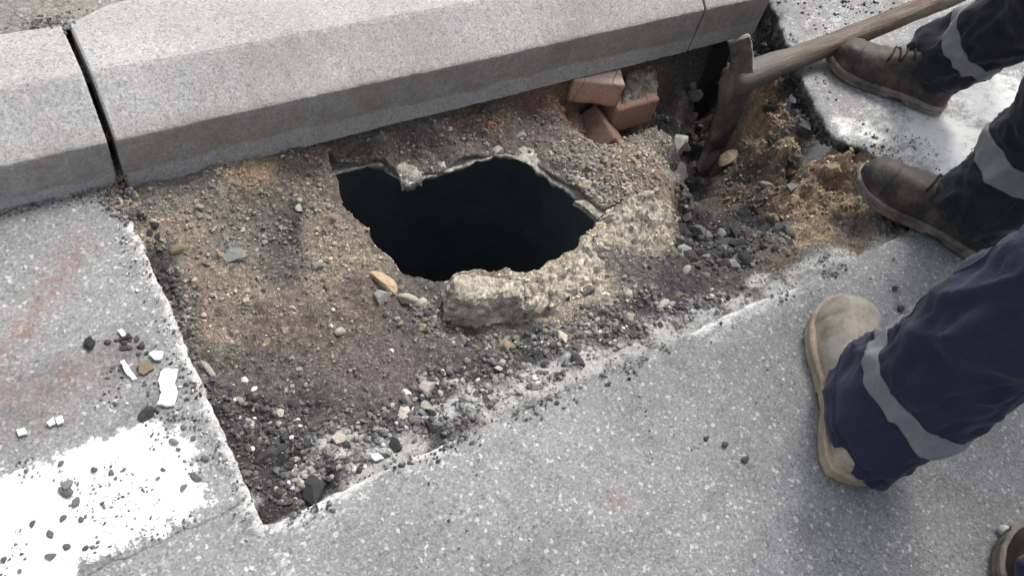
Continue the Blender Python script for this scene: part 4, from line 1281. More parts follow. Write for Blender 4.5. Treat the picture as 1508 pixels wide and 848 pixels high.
for (u, s, lab) in [((0.6926, 0.2162, 0), .010, "dark crumb on the road left of the tan boot, highest of three"), ((0.7137, 0.1964, 0), .013, "dark crumb on the road left of the tan boot, middle of three"), ((0.7254, 0.1646, 0), .013, "dark crumb on the road left of the tan boot, lowest of three"), ((0.6096, 0.3544, 0), .010, "dark crumb on the road just outside the lower saw cut"),
                    ((1.1845, 0.2536, 0), .018, "dark crumb on the road above the toe of the tan boot"), ((1.2112, 0.2902, 0), .014, "dark crumb on the road between the tan boot and the pit corner")]:
    stone(u, s, s * .8, s * .6, 'dark', lab, .4, 'rock', 'asphalt_crumb', 'rubble', 'dark crumbs on the open road', z=.0, sink=.2)


def flake(outline, z, th, mat, label, name="paint_flake", cat="paint flake", group="paint flakes beside the left saw cut", tilt=(0, 0)):
    pl = np.array([p[:2] for p in outline])
    ce = pl.mean(0)
    q = ragged(pl - ce, .004, .0012, 200, int(abs(ce[0]) * 1000) + 3)
    n_ = len(q)
    b0 = [(a, b, 0) for a, b in q]
    b1 = [(a * .96, b * .96, th + .0006 * math.sin(a * 400)) for a, b in q]
    vs = b0 + b1 + [(0, 0, th * 1.15)]
    fs = [(i, (i + 1) % n_, n_ + (i + 1) % n_, n_ + i) for i in range(n_)] + [(n_ + i, n_ + (i + 1) % n_, 2 * n_) for i in range(n_)]
    o = new_obj(name, vs, fs, M[mat])
    o.location = (ce[0], ce[1], z)
    o.rotation_euler = (tilt[0], tilt[1], 0)
    tag(o, label, cat, group)
    return o


flake([(0.0537, 0.6327, 0), (0.0635, 0.6329, 0), (0.0744, 0.6256, 0), (0.0652, 0.608, 0), (0.0628, 0.5922, 0), (0.0536, 0.5744, 0), (0.0436, 0.578, 0), (0.0348, 0.5854, 0), (0.0446, 0.6007, 0), (0.0471, 0.6198, 0)], .0025, .003, 'chip', "largest white paint flake, upright rectangle beside the left saw cut")
flake([(0.0121, 0.6645, 0), (0.0175, 0.6654, 0), (0.0204, 0.6515, 0), (0.0235, 0.633, 0), (0.0184, 0.6331, 0), (0.0141, 0.6475, 0)], .003, .004, 'chip', "narrow white paint strip left of the small tan flake", tilt=(.1, .1))
flake([(0.0474, 0.6636, 0), (0.0559, 0.6656, 0), (0.0657, 0.66, 0), (0.0603, 0.6483, 0), (0.0512, 0.6501, 0)], .003, .003, 'chip', "white paint flake above the small tan flake", tilt=(-.1, .1))
flake([(0.0232, 0.7161, 0), (0.029, 0.7147, 0), (0.0312, 0.7041, 0), (0.0261, 0.7016, 0)], .003, .003, 'chip', "small white paint flake farthest from the marking, up by the dark crumbs", tilt=(.1, 0))
flake([(0.0331, 0.6537, 0), (0.0447, 0.6519, 0), (0.0462, 0.6396, 0), (0.0325, 0.6345, 0), (0.0274, 0.6403, 0)], .003, .003, 'clod', "tan brown flake between the white paint flakes", name="tan_flake", cat="flake", tilt=(.1, .1))
flake([(-0.1215, 0.6207, 0), (-0.112, 0.6192, 0), (-0.1109, 0.6106, 0), (-0.1212, 0.6115, 0)], .003, .003, 'chip', "white paint flake near the left picture edge above the marking")
flake([(-0.0882, 0.6161, 0), (-0.0799, 0.6184, 0), (-0.0789, 0.6096, 0), (-0.0868, 0.6092, 0)], .003, .003, 'chip', "left one of two white paint flakes touching each other above the marking")
flake([(-0.0778, 0.6174, 0), (-0.0699, 0.6178, 0), (-0.0708, 0.6078, 0), (-0.0777, 0.608, 0)], .003, .003, 'chip', "right one of two white paint flakes touching each other above the marking")
flake([(0.2567, 0.4179, -0.02), (0.2669, 0.4162, -0.02), (0.272, 0.406, -0.02), (0.259, 0.408, -0.02)], ground_z(*(0.2648, 0.4133, -0.025)[:2]) + .006, .004, 'chip', "white flake in the rubble at the lower cut edge of the pit", group="white flakes in the pit", tilt=(.2, .1))
flake([(0.2225, 0.4654, -0.04), (0.2332, 0.4693, -0.04), (0.2418, 0.4618, -0.04), (0.2348, 0.4527, -0.04), (0.2233, 0.4537, -0.04)], ground_z(*(0.2303, 0.4605, -0.04)[:2]) + .004, .006, 'pale', "crumbly pale flake on the dark rubble near the lower pit corner", group="white flakes in the pit", tilt=(.1, .1))

pts = poly_px(1900, mark, 701)
keep = fbm2(pts[:, 0], pts[:, 1], 18, 3, 702) > .1
scatter(pts[keep], .0015, .005, {k: 0 for k in ['ash', 'dark', 'grey']}, [4, 2, 3], 703, zf=.002)
pts = poly_px(420, [(-0.0589, 0.7753, 0), (0.0897, 0.7101, 0), (0.0917, 0.5023, 0), (0.0895, 0.4023, 0), (0.0725, 0.5222, 0), (0.0106, 0.5947, 0), (-0.0899, 0.6421, 0)], 705)
keep = fbm2(pts[:, 0], pts[:, 1], 18, 3, 706) > .05
scatter(pts[keep], .002, .007, {k: 0 for k in ['black', 'dark', 'white', 'grey']}, [3, 4, 1, 1], 707, zf=.001)
pts = poly_px(150, [(1.6781, 1.0423, 0), (2.0215, 0.9495, 0), (2.0805, 0.9035, 0), (1.8204, 0.8906, 0), (1.6085, 0.899, 0)], 711)
scatter(pts, .003, .011, {k: 0 for k in ['black', 'dark']}, [3, 1], 712, zf=.001)
pts = poly_px(260, [(0.2487, 0.3729, 0), (0.8463, 0.3639, 0), (1.3128, 0.3584, 0), (1.3255, 0.2499, 0), (0.9044, 0.2258, 0), (0.4954, 0.1862, 0), (0.2216, 0.2417, 0)], 715)
keep = fbm2(pts[:, 0], pts[:, 1], 14, 3, 716) > .1
scatter(pts[keep], .002, .006, {k: 0 for k in ['dark', 'grey', 'white']}, [3, 2, 2], 717, zf=.001)
pts = poly_px(200, [(1.4588, 0.5626, 0), (1.4873, 0.5003, 0), (1.5277, 0.5061, 0), (1.5568, 0.5703, 0), (1.5549, 0.4343, 0), (1.7215, 0.4896, 0), (1.5347, 0.611, 0)], 721)
scatter(pts[fbm2(pts[:, 0], pts[:, 1], 20, 3, 723) > .1], .0015, .006, {k: 0 for k in ['clod', 'dark', 'grey', 'ash']}, [2, 2, 3, 3], 722, zf=.0005)
pts = np.column_stack([.085 + .012 * rng.normal(size=260), rng.uniform(.36, .97, 260)])
scatter(pts[pts[:, 0] < .097], .002, .006, {k: 0 for k in ['white', 'grey', 'dark']}, [2, 2, 3], 724, zf=.0015)
pts = np.column_stack([rng.uniform(.0985, .1105, 700), rng.uniform(.975, 1.21, 700)])
for lo_, hi_, zj in ((.975, 1.03, .012), (1.03, 1.10, .045), (1.10, 1.21, .10)):
    sel = pts[(pts[:, 1] >= lo_) & (pts[:, 1] < hi_)]
    scatter(sel, .003, .009, {k: 0 for k in ['dark', 'brown', 'tan', 'black']}, [3, 3, 1, 2], 731, zf=zj)
pts = np.column_stack([.09 + .03 * rng.normal(size=120), 1.19 + .012 * rng.normal(size=120)])
scatter(pts, .003, .010, {k: 0 for k in ['dark', 'brown', 'grey']}, [3, 2, 2], 733, zf=.146)
pts = np.column_stack([rng.uniform(-.3, .1, 400), KERB_Y - np.abs(.010 * rng.normal(size=400))])
scatter(pts, .002, .006, {k: 0 for k in ['dark', 'brown', 'grey', 'tan']}, [3, 2, 2, 1], 734, zf=.001)
pts = poly_px(300, [(0.0627, 0.9745, 0), (0.1085, 0.9799, 0), (0.1234, 0.9287, 0), (0.0898, 0.8978, 0), (0.0624, 0.9376, 0)], 735)
scatter(pts, .002, .009, {k: 0 for k in ['dark', 'brown', 'grey', 'ash', 'tan']}, [3, 3, 2, 2, 1], 736, zf=.001)
pl_ = np.array([p[:2] for p in pit_line if p[0] > 1.36 and p[1] < 1.09])
pts = pl_[rng.integers(0, len(pl_), 420)] + np.column_stack([np.abs(rng.normal(size=420)) * .05, rng.normal(size=420) * .03])
pts = pts[fbm2(pts[:, 0], pts[:, 1], 16, 3, 744) > .0]
pts = pts[~in_poly(pts[:, 0], pts[:, 1], [tuple(p)[:2] for p in pit_line])]
scatter(pts, .002, .010, {k: 0 for k in ['black', 'dark', 'ash', 'grey']}, [3, 3, 4, 2], 741, zf=.0005)
pl_ = np.array([p[:2] for p in pit_line if p[1] < .385 and p[0] > .12])
pts = pl_[rng.integers(0, len(pl_), 900)] - np.column_stack([rng.normal(size=900) * .01, np.abs(rng.normal(size=900)) * .010])
keep = fbm2(pts[:, 0], pts[:, 0] * 0, 14, 3, 743) > .12
scatter(pts[keep], .002, .008, {k: 0 for k in ['black', 'dark', 'ash', 'grey']}, [2, 3, 4, 2], 742, zf=.001)
flush("road_grit", "fine grit and dust crumbs scattered on the road", "grit")


# ------------------------------------------------------------------ pickaxe
def tube(path, radii, name, mat, parent, seg=20, oval=1.0, wob=0.0, seed=0, cap=True):
    path = [Vector(p) for p in path]
    vs, fs = [], []
    up = Vector((0, 0, 1))
    for i, p in enumerate(path):
        t = (path[min(i + 1, len(path) - 1)] - path[max(i - 1, 0)]).normalized()
        a = t.cross(up)
        if a.length < 1e-4:
            a = Vector((1, 0, 0))
        a.normalize()
        b = a.cross(t).normalized()
        for j in range(seg):
            an = 2 * math.pi * j / seg
            r = radii[i] if hasattr(radii, '__len__') else radii
            q = p + a * (math.cos(an) * r) + b * (math.sin(an) * r * oval)
            vs.append(q)
    a_ = np.array([tuple(v) for v in vs])
    if wob:
        ce = np.repeat(np.array([tuple(p) for p in path]), seg, 0)
        a_ = ce + (a_ - ce) * (1 + wob * fbm(a_ * np.array([12, 60, 60]), 3, seed))[:, None]
    for i in range(len(path) - 1):
        for j in range(seg):
            fs.append((i * seg + j, i * seg + (j + 1) % seg, (i + 1) * seg + (j + 1) % seg, (i + 1) * seg + j))
    if cap:
        fs.append(tuple(range(seg - 1, -1, -1)))
        fs.append(tuple((len(path) - 1) * seg + j for j in range(seg)))
    return new_obj(name, a_, fs, mat, parent, smooth=True)


PC = Vector((1.3082, 0.8495, 0))
PD = (Vector((1.9014, 0.8106, 0.12)) - PC).normalized()
HB = Vector((1.314, 0.8316, -0.245))
hd = HB - PC
hd -= PD * hd.dot(PD)
hd.normalize()
hz = PD.cross(hd).normalized()
hy = hz.cross(PD)
pick = empty("pickaxe")
pick.matrix_world = Matrix.Translation(PC) @ Matrix((PD, hz.cross(PD), hz)).transposed().to_4x4()
tag(pick, "dirty pickaxe with worn wooden handle, its iron head stuck down in the trench", "pickaxe")
n = 46
path = [(-.014 + .91 * i / (n - 1), .006 * math.sin(i / n * 5), .004 * math.sin(i / n * 3.5)) for i in range(n)]
rad = [.0285 - .0075 * min(1, max(0, (p[0] - .02) / .22)) + .002 * max(0, (p[0] - .8) / .1) for p in path]
tube(path, rad, "handle", M['wood'], pick, 22, 1.18, .09, 3)
hv, hf, he = [], [], []
secs = []
for i in range(37):
    t = -1 + 2 * i / 36
    s = .265 * t if t > 0 else 0.112 * t                    # long adze blade one way, short cutter the other
    bow = -.03 * t * t + .01
    k = abs(t)
    if t >= 0:
        wx, wt = .030 + .012 * k ** 1.5, .030 * (1 - .78 * k)        # blade width along the handle axis / thickness
        wx, wt = .050 + .006 * k, .026 - .015 * k
    else:
        wx, wt = .038 + .004 * k, .024 - .017 * k
    eye = math.exp(-(t / .2) ** 2)
    secs.append((s, bow, wx + .014 * eye, wt + .010 * eye))
m_ = 16
for (s, bow, wx, wt) in secs:
    for j in range(m_):
        an = 2 * math.pi * j / m_
        cx_, cz_ = math.cos(an), math.sin(an)
        e = .32
        hv.append((bow + wx * .62 * math.copysign(abs(cx_) ** e, cx_), s, wt * .62 * math.copysign(abs(cz_) ** e, cz_)))
        he.append(1.0 if (cx_ > .6 and abs(cz_) > .2 or abs(s) > .2) else 0.0)  # handle-side edge painted pale as if lit; blade end dusty grey
hv = np.array(hv)
hv += (fbm(hv * 40, 3, 9) * .0042)[:, None] * np.array([1, .3, 1])
for i in range(len(secs) - 1):
    for j in range(m_):
        hf.append((i * m_ + j, i * m_ + (j + 1) % m_, (i + 1) * m_ + (j + 1) % m_, (i + 1) * m_ + j))
hf.append(tuple(range(m_ - 1, -1, -1)))
hf.append(tuple((len(secs) - 1) * m_ + j for j in range(m_)))
ho = new_obj("head", hv, hf, M['iron'], pick, smooth=True)
set_float(ho, he, 'edge')


# ------------------------------------------------------------------ people
def interp(tab, s):
    xs = [a for a, _ in tab]
    ys = [b for _, b in tab]
    return np.interp(s, xs, ys)


def boot(parent, heel, toe, L, upper, sole_m, capped, laces, left, shaft=1.0):
    """boot as a part of a person; heel and toe on the ground give where it stands"""
    d = Vector((toe[0] - heel[0], toe[1] - heel[1], 0)).normalized()
    ang = math.atan2(d.y, d.x)
    k = L / .305
    wt = [(0, .0006), (.004, .013), (.012, .021), (.03, .029), (.06, .034), (.15, .0375), (.35, .0345), (.5, .040), (.66, .0505), (.78, .0515), (.87, .046), (.93, .036), (.97, .025), (1, .008)]
    ht = [(0, .016), (.004, .075), (.012, .105), (.03, .138), (.05, .150), (.1, .165), (.26, .168), (.35, .155), (.43, .128), (.52, .104), (.62, .091), (.72, .081), (.82, .0765), (.89, .068), (.94, .056), (.975, .042), (1, .028)]
    side = 1 if left else -1

    def centre(s):
        return side * (-.006 * math.sin(math.pi * s) + .010 * max(0, s - .6) * -1.2)

    def spring(s):
        return .013 * max(0, (s - .72) / .28) ** 2
    sl_ = np.concatenate([np.linspace(0, .06, 14)[:-1], np.linspace(.06, .92, 46)[:-1], np.linspace(.92, 1, 14)])
    ns, na = len(sl_), 30

    def surf(s, a, off=0.0):
        w = float(interp(wt, s)) + off
        h = float(interp(ht, s)) + off
        if h > .085:
            h = .085 + (h - .085) * shaft
        if shaft < .1:
            h = min(h, .076 if s > .4 else .046)
            w = w * .95
        ca, sa = math.cos(a), math.sin(a)
        zz = h * abs(sa) ** .72
        tp = 1 - .26 * max(0, (zz - .05) / .12) if zz > .05 else 1
        yy = w * math.copysign(abs(ca) ** .62, ca) * tp
        crease = .0016 * math.sin(s * 95 + 2 * yy * 60) * math.exp(-((s - .62) / .07) ** 2) * sa
        return (s * .305 * k, (yy + centre(s)) * k, (max(zz, .012) + spring(s) + crease + .006) * k)
    vs, fs = [], []
    for i in range(ns):
        s = float(sl_[i])
        for j in range(na):
            vs.append(surf(s, math.pi * j / (na - 1)))
    a = np.array(vs)
    a[:, 2] += fbm(a * 28, 3, 5 + side) * .0022
    a[:, 1] += fbm(a * 26 + 9, 3, 8 + side) * .0022
    for i in range(ns - 1):
        for j in range(na - 1):
            fs.append((i * na + j, i * na + j + 1, (i + 1) * na + j + 1, (i + 1) * na + j))
    root = new_obj("boot", a, fs, upper, parent, smooth=True)
    root.location = (heel[0] - parent.location.x, heel[1] - parent.location.y, 0.002 - parent.location.z)
    root.rotation_euler = (0, 0, ang)
    # sole: stacked outlines with a groove under the welt and a raised arch
    prof = [(0.0, .000), (.004, .0045), (.0105, .0050), (.0125, .0018), (.0150, .0018), (.0165, .0052), (.0235, .0055), (.0265, .0030), (.0275, -.006)]
    ss = np.concatenate([np.linspace(0, .06, 8)[:-1], np.linspace(.06, .9, 44)[:-1], np.linspace(.9, 1, 14)])
    loop = [(s, 1) for s in ss] + [(s, -1) for s in ss[::-1]]
    sv, sf = [], []
    m = len(loop)
    for (zz, off) in prof:
        for li, (s, sg) in enumerate(loop):
            w = float(interp(wt, s)) + off
            tread = 0
            if zz < .001:
                tread = .003 if (int(s * 26) % 2) else 0
                if .30 < s < .44:
                    tread = .010
            elif zz < .006 and .30 < s < .44:
                tread = .007
            xo = (off if s > .5 else -off) * (1 if (s < .03 or s > .96) else 0)
            sv.append(((s * .305 + xo) * k, (sg * w + centre(s)) * k, (zz + tread + spring(s)) * k))
    for i in range(len(prof) - 1):
        for j in range(m):
            sf.append((i * m + j, (i + 1) * m + j, (i + 1) * m + (j + 1) % m, i * m + (j + 1) % m))
    sf.append(tuple(range(m)))
    sf.append(tuple((len(prof) - 1) * m + j for j in range(m - 1, -1, -1)))
    sa_ = np.array(sv)
    sa_ += (fbm(sa_ * 60, 2, 15) * .0011)[:, None]
    new_obj("sole", sa_, sf, sole_m, root, smooth=False)
    if capped:
        cv, cf = [], []
        mi = 16
        for i in range(mi):
            s = .80 + .20 * i / (mi - 1)
            for j in range(na):
                aa = math.pi * j / (na - 1)
                bulge = .02 * (abs(math.cos(aa)) - .5)
                cv.append(surf(min(1, s + bulge * (1 - i / (mi - 1))), aa, .0024 if i else .0004))
        for i in range(mi - 1):
            for j in range(na - 1):
                cf.append((i * na + j, i * na + j + 1, (i + 1) * na + j + 1, (i + 1) * na + j))
        cv = np.array(cv)
        c0 = cv.copy()
        cv[:, 2] += fbm(c0 * 28, 3, 5 + side) * .0022
        cv[:, 1] += fbm(c0 * 26 + 9, 3, 8 + side) * .0022
        new_obj("toe_cap", cv, cf, upper, root, smooth=True)
    for q in range(laces):
        s = .58 - q * .045
        pth = []
        for j in range(13):
            aa = math.pi / 2 + (j - 6) / 6 * .62
            s2 = s + (.018 if q % 2 else -.018) * (j - 6) / 6
            pth.append(surf(s2, aa, .0022))
        tube(pth, .0024 * k, "lace", M['lace'], root, 8)
    return root


def smooth_path(pts, n):
    pts = [Vector(p) for p in pts]
    P_ = [pts[0] * 2 - pts[1]] + pts + [pts[-1] * 2 - pts[-2]]
    L = [0]
    for i in range(len(pts) - 1):
        L.append(L[-1] + (pts[i + 1] - pts[i]).length)
    out = []
    for i in range(n):
        d = L[-1] * i / (n - 1)
        k = min(max([j for j in range(len(L)) if L[j] <= d + 1e-9]), len(pts) - 2)
        t = (d - L[k]) / (L[k + 1] - L[k])
        p0, p1, p2, p3 = P_[k:k + 4]
        out.append(.5 * ((2 * p1) + (p2 - p0) * t + (2 * p0 - 5 * p1 + 4 * p2 - p3) * t * t + (3 * p1 - p0 - 3 * p2 + p3) * t ** 3))
    return out, L[-1]


class Sleeve:
    """a cloth tube along a path, with folds; used for trouser legs, sleeves and the bands round them"""

    def __init__(self, pts, rads, seed, fold=.010, nl=120, seg=84, squash=1.0, first=None):
        self.path, self.len = smooth_path(pts, nl)
        self.nl, self.seg, self.seed = nl, seg, seed
        tr = [i / (len(rads) - 1) for i in range(len(rads))] if not isinstance(rads[0], tuple) else [r[0] for r in rads]
        vr = rads if not isinstance(rads[0], tuple) else [r[1] for r in rads]
        self.rad = lambda t: np.interp(t, tr, vr)
        self.fold = fold
        self.squash = squash if callable(squash) else (lambda t: squash)
        fr = []
        t0 = (self.path[1] - self.path[0]).normalized()
        a = Vector(first) if first else t0.cross(Vector((0.3, .9, .1))).normalized()
        for i in range(nl):
            t = (self.path[min(i + 1, nl - 1)] - self.path[max(i - 1, 0)]).normalized()
            a = (a - t * a.dot(t)).normalized()
            fr.append((a.copy(), t.cross(a).normalized()))
        self.A = np.array([f[0][:] for f in fr])
        self.B = np.array([f[1][:] for f in fr])
        self.Pn = np.array([p[:] for p in self.path])

    def ring(self, t, off=0.0):
        f = t * (self.nl - 1)
        i = min(int(f), self.nl - 2)
        u = f - i
        p = self.Pn[i] * (1 - u) + self.Pn[i + 1] * u
        a = self.A[i] * (1 - u) + self.A[i + 1] * u
        b = self.B[i] * (1 - u) + self.B[i + 1] * u
        an = np.linspace(0, 2 * np.pi, self.seg, endpoint=False)
        ca, sa = np.cos(an), np.sin(an)
        d = t * self.len
        q = np.stack([ca * 1.3, sa * 1.3, np.full(self.seg, d * 11)], 1)
        g = fbm(q, 3, self.seed)
        dg = vnoise(np.stack([ca * 1.1 + d * 5, sa * 1.1 - d * 4, np.full(self.seg, d * 3.0)], 1) * 1.7, self.seed + 4)
        rid = 1 - 2 * np.abs(dg)                                           # soft ridges = cloth folds
        dg2 = vnoise(np.stack([ca * 1.6 - d * 9, sa * 1.6 + d * 7, np.full(self.seg, d * 6.0)], 1) * 2.1, self.seed + 5)
        r = float(self.rad(t)) + self.fold * (.75 * g + .6 * rid + .34 * (1 - 2 * np.abs(dg2))) + off
        return p + ca[:, None] * a * r[:, None] + sa[:, None] * b * (r * self.squash(t))[:, None]

    def mesh(self, t0=0.0, t1=1.0, n=None, off=0.0, lip=.006, cap=False):
        n = n or self.nl
        rows = [self.ring(t0 + (t1 - t0) * i / (n - 1), off) for i in range(n)]
        if lip:                                                            # hem turned in: cloth has thickness
            r0 = self.ring(t0, off - lip)
            rows = [self.ring(min(1, t0 + .03), off - lip), r0] + rows + [self.ring(t1, off - lip)]
        v = np.concatenate(rows)
        s = self.seg
        f = []
        for i in range(len(rows) - 1):
            for j in range(s):
                f.append((i * s + j, i * s + (j + 1) % s, (i + 1) * s + (j + 1) % s, (i + 1) * s + j))
        if cap:
            f.append(tuple((len(rows) - 1) * s + j for j in range(s)))
        return v, f


def merge(parts):
    vs, fs, o = [], [], 0
    for v, f in parts:
        vs.append(np.asarray(v, float))
        fs += [tuple(i + o for i in q) for q in f]
        o += len(v)
    return np.concatenate(vs), fs


def skin_body(name, joints, edges, radii, root, mat, parent):
    """one continuous body surface grown on a skeleton"""
    names = list(joints)
    me = bpy.data.meshes.new(name)
    me.from_pydata([tuple(joints[k]) for k in names], [(names.index(a), names.index(b)) for a, b in edges], [])
    o = bpy.data.objects.new(name, me)
    COL.objects.link(o)
    sk = o.modifiers.new("skin", 'SKIN')
    sk.use_smooth_shade = True
    for i, k in enumerate(names):
        r = radii[k]
        r = r if isinstance(r, tuple) else (r, r)
        me.skin_vertices[0].data[i].radius = r
        me.skin_vertices[0].data[i].use_root = (k == root)
    ss = o.modifiers.new("sub", 'SUBSURF')
    ss.levels = ss.render_levels = 2
    dg = bpy.context.evaluated_depsgraph_get()
    baked = bpy.data.meshes.new_from_object(o.evaluated_get(dg))
    bpy.data.objects.remove(o)
    baked.materials.clear()
    baked.materials.append(mat)
    b = bpy.data.objects.new(name, baked)
    baked.name = name
    COL.objects.link(b)
    b.parent = parent
    return b


def person(base, ank, knee, hip, chest, neck, head, sh, el, wr, grip, label, tr_m, rad_leg, boots, bands, seed, fold):
    """joints are world points (right, left); base is the ground point between the feet"""
    root = empty("person", base)
    tag(root, label, "person")
    O = Vector(base)
    loc = lambda p: Vector(p) - O
    J, E_, R_ = {}, [], {}

    def add(k, p, r, frm=None):
        J[k] = loc(p)
        R_[k] = r
        if frm:
            E_.append((frm, k))
    pel = (Vector(hip[0]) + Vector(hip[1])) / 2 + Vector((0, 0, .06))
    add('pelvis', pel, (.12, .10))
    add('belly', pel.lerp(Vector(chest), .45), (.12, .10), 'pelvis')
    add('chest', chest, (.13, .10), 'belly')
    add('neck', neck, .052, 'chest')
    hv_ = (Vector(head) - Vector(neck)).normalized()
    add('jaw', Vector(head) - hv_ * .05, (.060, .066), 'neck')
    add('skull', Vector(head) + hv_ * .05, (.072, .084), 'jaw')
    add('crown', Vector(head) + hv_ * .11, (.050, .058), 'skull')
    for s, tg in ((0, 'r'), (1, 'l')):
        add('hip' + tg, hip[s], .085, 'pelvis')
        add('knee' + tg, knee[s], .045, 'hip' + tg)
        add('ank' + tg, ank[s], .024, 'knee' + tg)
        add('sh' + tg, sh[s], .055, 'chest')
        add('el' + tg, el[s], .042, 'sh' + tg)
        add('wr' + tg, wr[s], .028, 'el' + tg)
        fd = (Vector(wr[s]) - Vector(el[s])).normalized()
        gdir = Vector(grip[s]).normalized()                                 # across the palm
        side = gdir
        pn = fd.cross(side).normalized()
        palm = Vector(wr[s]) + fd * .06
        add('palm' + tg, palm, (.034, .016), 'wr' + tg)
        for q, (o_, ln) in enumerate(((-.030, .075), (-.010, .085), (.010, .08), (.029, .062))):
            b0 = palm + side * o_ + fd * .02
            k0 = b0 + fd * ln * .42 + pn * .006
            k1 = k0 + fd * ln * .12 + pn * ln * .34
            k2 = k1 - fd * ln * .22 + pn * ln * .18
            pv_ = 'palm' + tg
            for w, (pt, rr) in enumerate(((b0, .010), (k0, .0095), (k1, .0088), (k2, .0075))):
                nm = 'f%d%d%s' % (q, w, tg)
                add(nm, pt, rr, pv_)
                pv_ = nm
        t0 = Vector(wr[s]) + fd * .025 - side * .030
        t1 = t0 + fd * .03 - side * .022 + pn * .014
        t2 = t1 + fd * .022 + pn * .022
        pv_ = 'palm' + tg
        for w, (pt, rr) in enumerate(((t0, .012), (t1, .011), (t2, .009))):
            add('t%d%s' % (w, tg), pt, rr, pv_)
            pv_ = 't%d%s' % (w, tg)
    fw = (Vector(boots[0][1]) - Vector(boots[0][0]))
    fw.z = 0
    fw.normalize()
    add('nose', Vector(head) + fw * .098 - hv_ * .005, .012, 'jaw')
    skin_body("body", J, E_, R_, 'pelvis', M['skin'], root)
    # hair
    v, f = rock_shape(3, seed, 0, .05)
    v = v[:, :] * np.array([.088, .098, .085])
    hq = hv_.to_track_quat('Z', 'Y').to_matrix()
    v = v @ np.array(hq).T + np.array(loc(Vector(head) + hv_ * .075 - fw * .022))
    new_obj("hair", v, f, M['hair'], root, smooth=True)
    # trousers: two legs and a seat
    legs, seams, hems = [], [], []
    parts = []
    for s in (0, 1):
        pts = [loc(p) for p in rad_leg[s]['path']] + [loc(hip[s])]
        sq = rad_leg[s].get('sq', [(0, 1), (1, 1)])
        sl = Sleeve(pts, rad_leg[s]['rad'], seed + s * 7, fold, first=rad_leg[s].get('first'), squash=lambda t, sq=sq: float(interp(sq, t)))
        legs.append(sl)
        parts.append(sl.mesh(cap=True))
        rows = [sl.ring(.02 + .6 * i / 70, .0016) for i in range(71)]
        j0 = 30 if s == 0 else 12
        sv = [tuple(r_[(j0 + w) % sl.seg] if w in (0, 2) else r_[(j0 + w) % sl.seg] * 1.0) for r_ in rows for w in (0, 1, 2)]
        rows0 = [sl.ring(.02 + .6 * i / 70, -.001) for i in range(71)]
        for i_, r_ in enumerate(rows0):
            sv[i_ * 3], sv[i_ * 3 + 2] = tuple(r_[j0]), tuple(r_[(j0 + 2) % sl.seg])
        sfc = []
        for i_ in range(70):
            for w in (0, 1):
                sfc.append((i_ * 3 + w, i_ * 3 + w + 1, i_ * 3 + w + 4, i_ * 3 + w + 3))
        seams.append((np.array(sv), sfc))
        hems.append(sl.mesh(0.0, .030, 5, .0016, .003))
    wst = pel.lerp(Vector(chest), .35)
    seat = Sleeve([loc((Vector(hip[0]) + Vector(hip[1])) / 2 + Vector((0, 0, -.10))), loc(pel), loc(wst)], [.13, .19, .17], seed + 20, fold * .6, 30, 56, .8)
    parts.append(seat.mesh(cap=True, lip=0))
    v, f = merge(parts)
    new_obj("trousers", v, f, tr_m, root, smooth=True)
    for v, f in seams:
        new_obj("seam", v, f, tr_m, root, smooth=False)
    for v, f in hems:
        new_obj("hem", v, f, tr_m, root, smooth=True)
    for (s, t0, t1) in bands:
        v, f = legs[s].mesh(t0, t1, 10, .0028, .003)
        new_obj("reflective_band", v, f, M['band'], root, smooth=True)
    tor = Sleeve([loc(pel.lerp(Vector(chest), -.12)), loc(pel.lerp(Vector(chest), .5)), loc(chest), loc(Vector(chest).lerp(Vector(neck), .6)), loc(neck)], [(0, .205), (.3, .185), (.65, .19), (.85, .13), (1, .065)], seed + 30, .012, 60, 56, .8)
    parts = [tor.mesh()]
    for s in (0, 1):
        a = Sleeve([loc(wr[s]), loc(Vector(wr[s]).lerp(Vector(el[s]), .5)), loc(el[s]), loc(Vector(el[s]).lerp(Vector(sh[s]), .5)), loc(sh[s]), loc(Vector(sh[s]).lerp(Vector(chest), .5))], [.040, .05, .058, .065, .075, .07], seed + 40 + s, .008, 60, 40)
        parts.append(a.mesh(lip=.004))
    v, f = merge(parts)
    new_obj("jacket", v, f, M['jacket'], root, smooth=True)
    for s, (heel, toe, L, up_m, so_m, cap, lc, shf) in enumerate(boots):
        boot(root, heel, toe, L, up_m, so_m, cap, lc, s == 1, shf)
    return root


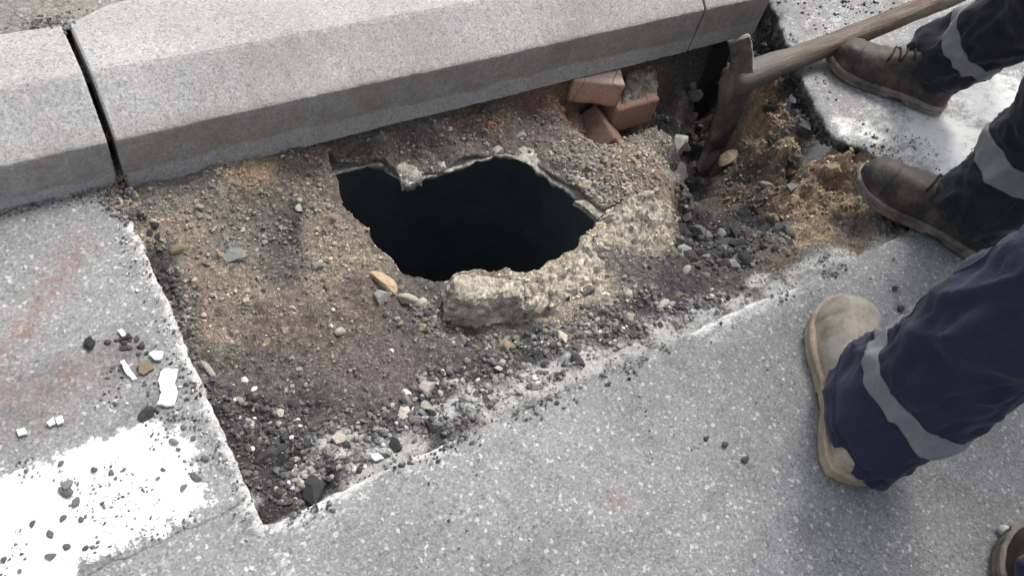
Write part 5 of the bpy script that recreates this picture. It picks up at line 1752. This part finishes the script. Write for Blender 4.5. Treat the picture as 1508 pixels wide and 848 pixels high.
# worker with the pickaxe, at the far side of the pit corner (right foot far, left foot near)
r_heel, r_toe = (1.7247, 0.6046, 0.012), (1.5785, 0.82, 0.02)
l_heel, l_toe = (1.4521, 0.259, 0.012), (1.3453, 0.4917, 0.025)
grip_pt = PC + PD * .86
person((1.56, .50, 0), ((1.710, .650, .10), (1.416, .327, .09)), ((1.67, .465, .46), (1.42, .325, .47)), ((1.76, .26, .86), (1.56, .20, .86)),
       (1.72, .50, 1.14), (1.74, .62, 1.32), (1.75, .70, 1.43), ((1.90, .50, 1.20), (1.55, .52, 1.20)), ((2.08, .52, .95), (1.45, .55, .95)),
       (tuple(grip_pt + Vector((-.03, -.03, .10))), (1.47, .42, .72)), ((.8, -.3, .4), (1, 0, 0)),
       "person in charcoal trousers and brown work boots standing by the pickaxe", M['charcoal'],
       [dict(path=[(1.715, .675, .075), (1.705, .625, .17), (1.69, .575, .26), (1.67, .465, .46)], rad=[(0, .068), (.06, .070), (.18, .066), (.3, .074), (.55, .085), (.8, .095), (1, .11)]),
        dict(path=[(1.412, .328, .065), (1.425, .325, .14), (1.42, .325, .24), (1.42, .325, .47)], rad=[(0, .066), (.06, .069), (.15, .066), (.3, .074), (.55, .088), (.8, .095), (1, .11)])],
       [(r_heel, r_toe, .272, M['brownleather'], M['rubber'], True, 4, .73), (l_heel, l_toe, .285, M['brownleather'], M['rubber'], True, 4, .73)],
       [(0, .10, .155), (1, .16, .205)], 900, .012)

# worker in navy standing at the right
heel2, toe2 = (0.8399, 0.0678, 0.015), (1.033, 0.2845, 0.03)
dirn = (Vector(toe2) - Vector(heel2))
dirn.z = 0
dirn.normalize()
toe3 = Vector((1.0308, -0.1205, 0.03))
toe3.z = 0
heel3 = toe3 - dirn * .30
person((1.0, .02, 0), ((.925, .135, .07), (heel3.x + dirn.x * .14 + .014, heel3.y + dirn.y * .14 - .022, .09))[::-1], ((1.05, -.21, .48), (.985, .07, .47)), ((1.12, -.17, .90), (1.00, -.05, .90)),
       (1.10, -.08, 1.32), (1.12, -.05, 1.50), (1.15, -.02, 1.62), ((1.24, -.20, 1.40), (.99, .07, 1.40)), ((1.30, -.18, 1.14), (1.0, .16, 1.13)),
       ((1.36, -.04, .98), (1.12, .22, .98)), ((0, 0, 1), (0, 0, 1)),
       "person in navy trousers with grey bands and a dusty tan boot, standing at the right", M['navy'],
       [dict(path=[(heel3.x + dirn.x * .19 + .01, heel3.y + dirn.y * .19 - .02, .045), (heel3.x + dirn.x * .12 + .02, heel3.y + dirn.y * .12 - .03, .14), (1.04, -.22, .27), (1.05, -.21, .48)], rad=[(0, .10), (.08, .095), (.2, .08), (.6, .09), (1, .12)]),
        dict(path=[(.919, .134, .030), (.926, .122, .10), (.937, .109, .18), (.946, .10, .26), (.955, .09, .34), (.985, .07, .47)], first=tuple(dirn), sq=[(0, .60), (.08, .68), (.2, 1), (1, 1)], rad=[(0, .103), (.05, .101), (.10, .090), (.15, .080), (.22, .074), (.35, .076), (.5, .08), (.8, .10), (1, .12)])],
       [(heel3, toe3, .30, M['darkleather'], M['rubber'], False, 3, .4), (heel2, toe2, .315, M['suede'], M['palerubber'], True, 0, .0)],
       [(1, .115, .15), (0, .115, .15)], 950, .016)
u = (1.0097, -0.1016, 0)
stone(u, .016, .016, .014, 'white', "round white pebble on the road at the toe of the dark boot, lower right", .2, 'round', z=.001, sink=.05)
